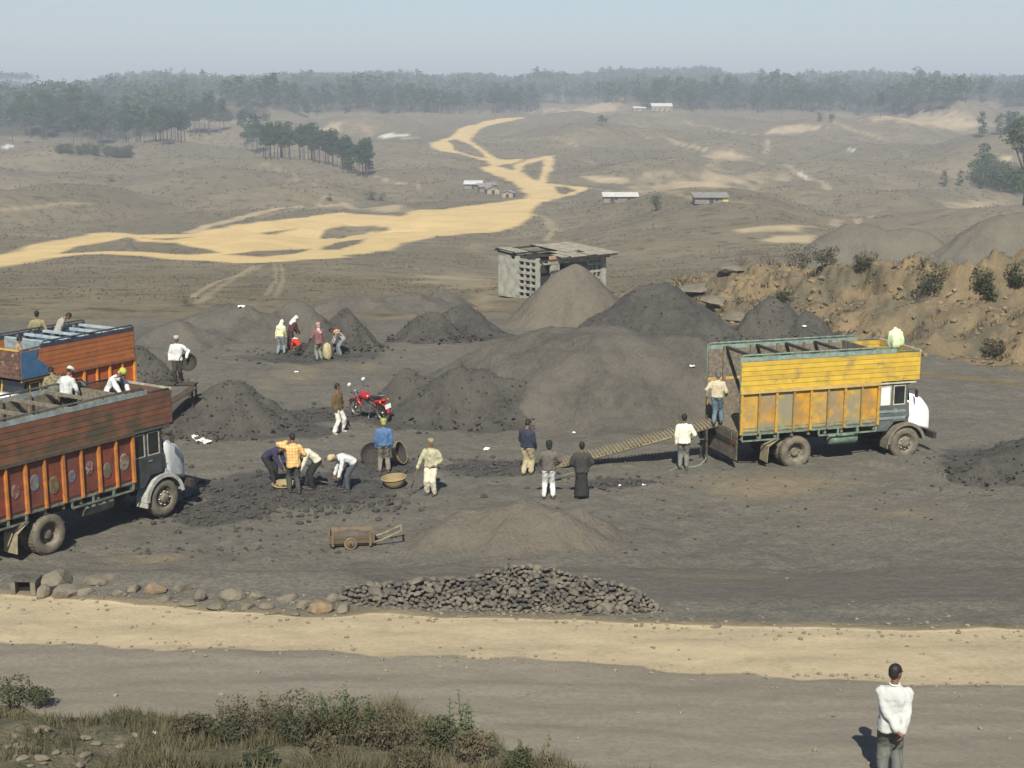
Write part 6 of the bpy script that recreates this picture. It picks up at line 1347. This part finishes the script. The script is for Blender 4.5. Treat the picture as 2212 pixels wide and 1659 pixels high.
for px, py, hpx, v, lb in ((1301, 272, 26, BV[0], 'lone round tree on the slope below the forest-edge huts'), (2040, 402, 34, PVB[1], 'left of the two small firs in the right meadow'), (2073, 402, 34, PVB[2], 'right of the two small firs in the right meadow'), (1417, 456, 36, BV[1], 'bright green tree beside the long white-roofed hut'), (1770, 262, 20, BV[2], 'small dark tree on the right hilltop, left of a pair'), (1796, 264, 20, BV[0], 'small dark tree on the right hilltop, right of a pair')):
    g = on_ground(px, py, 90)[0]; tree_at(g[0], g[1], g[2], *v, hpx*g[1]/FPX/(7.5 if v in BV else 12.5), lb, 'tree', 'tree', None)
g = on_ground(2222, 330, 60)[0]; d_ = 330.; q = at_y(2226, 258, d_); tree_at(q[0], d_, gz(q[0], d_), *broad_variant(790, 7, BROAD, 2600, .17, .9), (q[2]-gz(q[0], d_))/7.0, 'dark tall tree cut by the right edge above the hollow', 'tree', 'tree', None)
for px, py, hpx, wide, lb in ((800, 432, 30, 1.3, 'round dark bush above the sandy track'), (826, 434, 20, 1.2, 'smaller bush right of the round dark bush'), (712, 434, 18, 1.0, 'small bush on the rim of the sandy track'), (240, 392, 16, 1.6, 'dark bush patch on the left hillside'), (400, 660, 24, 1.5, 'dry brown bush at the left end of the long heap')):
    g = on_ground(px, py, 60)[0]; v = broad_variant(int(px), 7, SCRUB if px < 500 else BROAD, 500, .4, wide, .05, .12); tree_at(g[0], g[1], g[2], *v, hpx*g[1]/FPX/7, lb, 'bush', 'bush', 'bushes on the far slopes')
# the rest of the forest, too many to count
fr_ = np.random.default_rng(77)
N = 62000; fy_ = 760 + 1900*fr_.random(N)**.85; fa = fr_.uniform(-.46, .46, N); fx_ = fa*fy_
fpx = CX + fa*FPX*1.0; fz_ = H(fx_, fy_, False)
frow = CY + FPX*np.tan(np.arctan((CAM_Z-fz_)/fy_) - PITCH)
lim = np.interp(fpx, FLIM_X, FLIM_Y)
clear = fbm(fx_/160, fy_/200, 91, 2); leftfield = (fpx < 190) & (frow > 182) & (frow < 222) & (fy_ > 1250)
ok = (frow < lim) & (clear < .55 + .3*(fy_ < 1300)) & ~leftfield & (fr_.random(N) < np.interp(fy_, [760, 1100, 2000, 2700], [1.0, .55, .30, .25])) & (m_ok(fpx, frow) if 'm_ok' in globals() else True)
fx_, fy_, fz_ = fx_[ok], fy_[ok], fz_[ok]; K = len(fx_); print('forest', K)
base = []
for i in range(5):
    r = np.random.default_rng(900+i); bl = [(r.uniform(-1, 1), r.uniform(-1, 1), r.uniform(5.6, 11.8), r.uniform(1.5, 2.4), r.uniform(1.5, 2.4), r.uniform(1.0, 1.6)) for _ in range(5)]
    V, F = leaf_tris(r, bl, 34, 1.45); tv = np.array([(-.2, 0, 0), (.2, 0, 0), (.1, 0, 9), (-.1, 0, 9), (0, -.2, 0), (0, .2, 0), (0, .1, 9), (0, -.1, 9)]); tf = np.array([(0,1,2),(0,2,3),(4,5,6),(4,6,7)]); base.append((V, tv, tf))
CV = []; TV = []; TFc = []
for i in range(5):
    s_ = np.arange(K)[i::5]; k = len(s_); a = fr_.uniform(0, 6.3, k); s = fr_.uniform(.8, 1.3, k)*1.1; ca, sa = np.cos(a)*s, np.sin(a)*s
    V, tv, tf = base[i]
    def place(V): return np.stack([V[None, :, 0]*ca[:, None] - V[None, :, 1]*sa[:, None] + fx_[s_][:, None], V[None, :, 0]*sa[:, None] + V[None, :, 1]*ca[:, None] + fy_[s_][:, None], V[None, :, 2]*s[:, None] + fz_[s_][:, None] - .2], -1)
    CV.append(place(V).reshape(-1, 3)); TFc.append((tf[None] + 8*np.arange(k)[:, None, None] + 8*sum(len(x)//8 for x in TV)).reshape(-1, 3)); TV.append(place(tv).reshape(-1, 3))
CV = np.concatenate(CV); o = link('distant_forest', np_mesh('distant_forest', np.concatenate([CV, np.concatenate(TV)]), np.concatenate([np.arange(len(CV)).reshape(-1, 3), np.concatenate(TFc)+len(CV)]), False), None, PINE)
tag(o, 'mass of pine forest covering the far plateau and ridges', 'forest', kind='stuff')

# ------------------------------------------------------------------ scrub on the cut bank
def shrub(x, y, z, h, m, label, n=420, size=.10, wide=1.0, group='shrubs on the eroded bank', seed=0, name='shrub'):
    r = np.random.default_rng(1200+seed); st = MB(); blobs = []
    for i in range(9):
        a = r.uniform(0, 6.3); tip = (h*.55*wide*math.cos(a)*r.uniform(.3, 1), h*.45*wide*math.sin(a)*r.uniform(.3, 1), h*r.uniform(.45, 1)); st.tube([(0, 0, -.1), (tip[0]*.4, tip[1]*.4, tip[2]*.5), tip], [.02*h+.004, .012*h+.003, .004], 4); s = h*.20*r.uniform(.7, 1.3); blobs.append((*tip, s*1.3*wide, s*1.3*wide, s)); blobs.append((tip[0]*.6, tip[1]*.6, tip[2]*.6, s*wide, s*wide, s*.9))
    V, F = leaf_tris(r, blobs, n, size, .9); t = thing(name, label, 'shrub', (x, y, z), 0, group); st.build('stems', BARK, t); link('foliage', np_mesh('foliage', V, F, False), t, m); return t
for i, (px, py, hpx, w, m, lb) in enumerate([(1600, 574, 34, 1.9, SCRUB, 'brown scrub at the left crest of the eroded bank'), (1668, 572, 44, 1.5, SCRUB, 'dense brown scrub on the crest above the ledge'), (1720, 578, 46, 1.4, SCRUB, 'tall brown scrub right of the dense scrub on the crest'), (1780, 572, 34, 1.4, SCRUB, 'thin brown scrub on the crest below the left spoil heap'),
      (1868, 580, 34, 1.2, SCRUB, 'dark scrub on the crest left of the green bush'), (2014, 634, 70, .75, GREENB, 'tall dark green bush in a gully of the bank'), (2118, 632, 50, .8, GREENB, 'dark bush in the right gully of the bank'), (2140, 652, 36, .9, GREENB, 'small dark bush below the right gully bush'), (2200, 620, 44, .8, GREENB, 'dark bush on the bank at the right edge'),
      (1690, 655, 22, 1.2, GREENB, 'low green shrub beside the dark lumpy heap'), (2150, 770, 34, 1.3, SCRUB, 'shrub at the foot of the bank right of the yellow truck')]):
    g = on_ground(px, py, 45)[0]; shrub(g[0], g[1], g[2]-.16*hpx*g[1]/FPX, hpx*1.12*g[1]/FPX, m, lb, 850, .075, w, seed=i)
# ledges of bare rock at the left of the bank
for i, (px, py, w, h, lb) in enumerate([(1510, 632, 120, 22, 'long undercut sandstone ledge at the left end of the bank'), (1560, 655, 110, 20, 'pale slab below the undercut ledge'), (1585, 590, 70, 22, 'dark overhanging rock at the crest left of the scrub'), (1668, 660, 60, 34, 'pale round rock face above the lumpy heap'), (1600, 690, 90, 20, 'pale broken rock at the foot of the ledges')]):
    px_stone(px, py, w, h, STM[i % 6], .1*i, lb, .9, 'rock_ledge', None, 'rock', 'rock ledges of the eroded bank')

# ------------------------------------------------------------------ near bank: grass, weeds, bushes
gr = np.random.default_rng(55); NB = 34000
bx = gr.uniform(-8.5, 3.2, NB*3); by = gr.uniform(11, 19, NB*3); ed = np.interp(bx, EDGE_X, EDGE_Y) + .9
dens = sst(-.35, .5, fbm(bx/1.1, by/1.1, 301, 3) + .25*sst(-5, 0, bx) - .1)
okb = (by < ed-.45) & (gr.random(NB*3) < dens); bx, by = bx[okb][:NB], by[okb][:NB]; K = len(bx); bz = H(bx, by)
hh_ = gr.uniform(.05, .15, K)*(1 + 1.0*np.clip(fbm(bx/.9, by/.9, 307, 2)+.1, 0, 1) + 1.3*np.exp(-((bx+1.9)/1.7)**2)*np.exp(-((by-15.6)/1.6)**2)); a = gr.uniform(0, 6.3, K); w = gr.uniform(.004, .010, K); ln = gr.uniform(-.6, .6, (K, 2))*hh_[:, None]
P0 = np.stack([bx-w*np.cos(a), by-w*np.sin(a), bz-.01], -1); P1 = np.stack([bx+w*np.cos(a), by+w*np.sin(a), bz-.01], -1); P2 = np.stack([bx+ln[:, 0], by+ln[:, 1], bz+hh_], -1)
GRASS = leaf_mat('dry_grass_blades', (.125, .110, .065), (.070, .070, .038), (.20, .165, .10))
o = link('grass', np_mesh('grass', np.stack([P0, P1, P2], 1).reshape(-1, 3), np.arange(3*K).reshape(-1, 3), False), None, GRASS); tag(o, 'dry grass on the near bank', 'grass', kind='stuff')
WLEAF = leaf_mat('weed_leaves', (.085, .11, .05), (.05, .075, .035), (.14, .15, .08)); WDRY = leaf_mat('dry_weed_leaves', (.20, .165, .095), (.13, .105, .06), (.28, .23, .14))
def bank_point(px, py):
    q = on_ground(px, py, 8)[0]; return q
def weed(px, py, hpx, label, m, nst=3, seed=0):
    q = bank_point(px, py); h = 1.12*hpx*q[1]/FPX; r = np.random.default_rng(1500+seed); t = thing('weed', label, 'plant', (q[0], q[1], q[2]-.02), 0, 'weeds on the near bank'); lv = MB()
    for s in range(nst):
        bx_, by_ = r.uniform(-.12, .12, 2)*h; hh = h*r.uniform(.7, 1) if s else h; lx, ly = r.uniform(-.12, .12, 2)*h
        pts = [Vector((bx_ + lx*u*u, by_ + ly*u*u, hh*u)) for u in np.linspace(0, 1, 6)]; MB().tube(pts, [.009, .008, .007, .006, .005, .003], 5).build('stem', m, t)
        for k in range(26):
            u = .12 + .88*k/25; a = k*2.4 + s; c = Vector((bx_ + lx*u*u, by_ + ly*u*u, hh*u)); d = Vector((math.cos(a), math.sin(a), r.uniform(-.2, .5))); l_ = h*.15*r.uniform(.6, 1.2)*(1.2-u*.7); sd_ = Vector((-d.y, d.x, 0))*l_*.28
            lv.add([c, c + d*l_*.5 + sd_, c + d*l_, c + d*l_*.5 - sd_], [(0, 1, 2, 3)])
    o = link('leaves', lv.mesh('leaves'), t, m); return t
for i, (px, py, hpx, m, n, lb) in enumerate([(706, 1566, 82, WLEAF, 3, 'tall green weed at the crest of the near bank, tallest left one'), (758, 1580, 105, WLEAF, 4, 'tallest leafy weed in the middle of the near bank'), (790, 1585, 85, WLEAF, 3, 'leafy weed right of the tallest one'), (985, 1600, 112, WLEAF, 3, 'slender tall weed standing alone right of the weed clump'), (1010, 1605, 95, WLEAF, 3, 'slender weed next to the lone tall one'), (1052, 1615, 60, WDRY, 2, 'dry brown weed right of the slender pair'), (1070, 1622, 50, WLEAF, 2, 'short green weed right of the dry brown one'), (1175, 1655, 90, WDRY, 1, 'single dry stalk at the right tip of the near bank'), (1130, 1650, 60, WLEAF, 3, 'bushy weed at the right tip of the near bank'),
      (520, 1570, 80, WDRY, 4, 'tall dry straw-coloured weed left of the clump'), (575, 1572, 88, WDRY, 4, 'feathery straw-coloured weed in the clump'), (620, 1575, 72, WDRY, 3, 'brown weed left of the green tall ones'), (870, 1600, 48, WLEAF, 4, 'low leafy weed between the clump and the slender pair'), (440, 1580, 40, WDRY, 3, 'short dry weed at the left start of the clump')]): weed(px, py, hpx, lb, m, n, i)
for i, (px, py, hpx, w, m, lb) in enumerate([(30, 1528, 62, 1.5, GREENB, 'dark low bush at the left edge of the near bank'), (80, 1532, 44, 1.2, GREENB, 'small dark bush right of the left-edge bush'), (560, 1590, 62, 1.5, SCRUB, 'brown twiggy shrub in the clump on the near bank'), (650, 1600, 66, 1.5, GREENB, 'green shrub under the tall weeds'), (750, 1612, 62, 1.5, GREENB, 'dark green shrub at the heart of the clump'), (840, 1622, 52, 1.6, SCRUB, 'mixed dry shrub right of the clump heart'), (930, 1632, 52, 1.5, GREENB, 'green shrub below the slender weed pair'), (1020, 1650, 56, 1.4, SCRUB, 'dry shrub on the right slope of the near bank'), (1110, 1675, 50, 1.3, GREENB, 'green shrub near the right tip of the bank'), (400, 1588, 34, 1.8, SCRUB, 'low dry shrub at the left of the clump'), (480, 1600, 40, 1.6, GREENB, 'low green shrub left of the brown twiggy one'), (700, 1650, 40, 1.8, SCRUB, 'low dry shrub in front of the clump'), (560, 1655, 32, 1.8, GREENB, 'low green shrub at the bottom edge below the clump'), (880, 1665, 36, 1.7, SCRUB, 'low dry shrub at the bottom edge right of the clump')]):
    q = bank_point(px, py); shrub(q[0], q[1], q[2], hpx*(1.5 if 450 < px < 960 and py < 1640 else 1.15)*q[1]/FPX, m, lb, 1500, .026, w, 'shrubs on the near bank', 50+i)
for i in range(22):
    px, py = TR.uniform(0, 330), TR.uniform(1570, 1656); w = TR.uniform(10, 34); q = bank_point(px, py); s = w*q[1]/FPX; o = link('stone', STM[i % 6]); o.location = (q[0], q[1], q[2]+s*.12); o.rotation_euler = (0, 0, TR.uniform(0, 6.3)); o.scale = (s*1.2, s*.9, s*.6); tag(o, 'pale stone half sunk in the grassy near bank', 'stone', 'stones sunk in the near bank')

# ------------------------------------------------------------------ tufts, clods and gravel, too many to count
def tuft_field(name, label, x, y, hgt, m, blades=5, seed=1):
    r = np.random.default_rng(seed); z = H(x, y); K = len(x); V = np.zeros((K, blades, 3, 3))
    for b in range(blades):
        a = r.uniform(0, 6.3, K); w = hgt*r.uniform(.25, .5, K); lx = r.uniform(-.7, .7, (K, 2))*hgt[:, None]; ox = r.uniform(-.4, .4, (K, 2))*hgt[:, None]
        V[:, b, 0] = np.stack([x+ox[:, 0]-w*np.cos(a), y+ox[:, 1]-w*np.sin(a), z-.03], -1); V[:, b, 1] = np.stack([x+ox[:, 0]+w*np.cos(a), y+ox[:, 1]+w*np.sin(a), z-.03], -1); V[:, b, 2] = np.stack([x+ox[:, 0]+lx[:, 0], y+ox[:, 1]+lx[:, 1], z+hgt*r.uniform(.6, 1.1, K)], -1)
    V = V.reshape(-1, 3); return tag(link(name, np_mesh(name, V, np.arange(len(V)).reshape(-1, 3), False), None, m), label, 'scrub', kind='stuff')
sr = np.random.default_rng(404); K = 16000
ty = 95*np.exp(sr.uniform(0, 1, K*2)*math.log(760/95)); tx = sr.uniform(-.42, .42, K*2)*ty
col_i = np.clip(np.searchsorted(np.tan(ang), tx/ty), 0, NCL-1); row_i = np.clip(np.searchsorted(rows, ty), 0, NRW-1)
bare = (m_sand + m_pale + m_white + m_coal)[row_i, col_i]
keep = (bare < .25) & (sr.random(K*2) < sst(-.45, .45, fbm(tx/22, ty/22, 411, 3))); tx, ty = tx[keep][:K], ty[keep][:K]
tuft_field('hillside_scrub', 'dry scrub dotted over the valley slopes', tx, ty, np.clip(ty/1100, .12, .5)*sr.uniform(.6, 1.4, len(tx)), leaf_mat('hill_scrub_leaves', (.120, .102, .064), (.085, .078, .047), (.17, .14, .085)), 4, 5)
K = 4500; tx = sr.uniform(8, 30, K); cy_ = np.interp(tx, CUT_X, CUT_Y); ty = cy_ + sr.uniform(-1, 13, K); keep = sr.random(K) < sst(-.1, .5, fbm(tx/2.4, ty/2.4, 431, 3)); tx, ty = tx[keep], ty[keep]
tuft_field('bank_scrub', 'dry grass and scrub growing on the eroded bank', tx, ty, sr.uniform(.08, .26, len(tx)), leaf_mat('bank_grass', (.17, .135, .08), (.11, .095, .058), (.22, .175, .10)), 5, 6)
def pebbles(name, label, x, y, s0, s1, m, cat):
    VV2 = []; FF2 = []; o_ = 0; z = H(x, y); r = random.Random(3)
    for px_, py_, pz_ in zip(x, y, z):
        s = s0 + (s1-s0)*r.random()**3; i = r.randrange(4); a = r.uniform(0, 6.3); c, sn = math.cos(a)*s, math.sin(a)*s; v = sv[i]
        VV2.append(np.stack([v[:, 0]*c*1.3 - v[:, 1]*sn + px_, v[:, 0]*sn*1.3 + v[:, 1]*c + py_, v[:, 2]*s + pz_ + s*.12], -1)); FF2.append(sf[i]+o_); o_ += len(v)
    tag(link(name, np_mesh(name, np.concatenate(VV2), np.concatenate(FF2), False), None, m), label, cat, kind='stuff')
K = 1500; gx = sr.uniform(-10.5, 11, K); u_ = sr.choice([0, 1, 2], K, p=[.45, .3, .25]); uy = np.interp(gx, up_e[:, 0], up_e[:, 1]); ly = np.interp(gx, lo_e[:, 0], lo_e[:, 1])
gy = np.where(u_ == 0, uy + sr.normal(0, .35, K), np.where(u_ == 1, ly + sr.normal(0, .22, K), sr.uniform(18, 27, K)))
pebbles('gravel', 'gravel and clods along the road edges', gx, gy, .012, .11, mat('gravel_tan', (.25, .21, .14), (.15, .13, .095), 3, .95, coord='pos'), 'gravel')
K = 900; gx = sr.uniform(8, 29, K); gy = np.interp(gx, CUT_X, CUT_Y) + sr.uniform(-2, 9, K); pebbles('bank_rubble', 'clods and rubble fallen down the eroded bank', gx, gy, .05, .42, mat('bank_clods', (.23, .175, .105), (.13, .105, .07), 1.5, .95, .4, 8, .03, coord='pos'), 'rubble')

# ------------------------------------------------------------------ hazy air
hz = MB().box(-5200, 5200, -60, 9300, -32, 120).build('haze', None)
tag(hz, kind='stuff')
hm = bpy.data.materials.new('haze_air'); hm.use_nodes = True; ht = hm.node_tree
ht.nodes.remove(ht.nodes['Principled BSDF'])
pv = ht.nodes.new('ShaderNodeVolumePrincipled'); pv.inputs['Color'].default_value = (.80, .87, 1.0, 1); pv.inputs['Density'].default_value = HAZE_D; pv.inputs['Anisotropy'].default_value = 0.0
ht.links.new(pv.outputs[0], ht.nodes['Material Output'].inputs['Volume'])
hz.data.materials.clear(); hz.data.materials.append(hm)
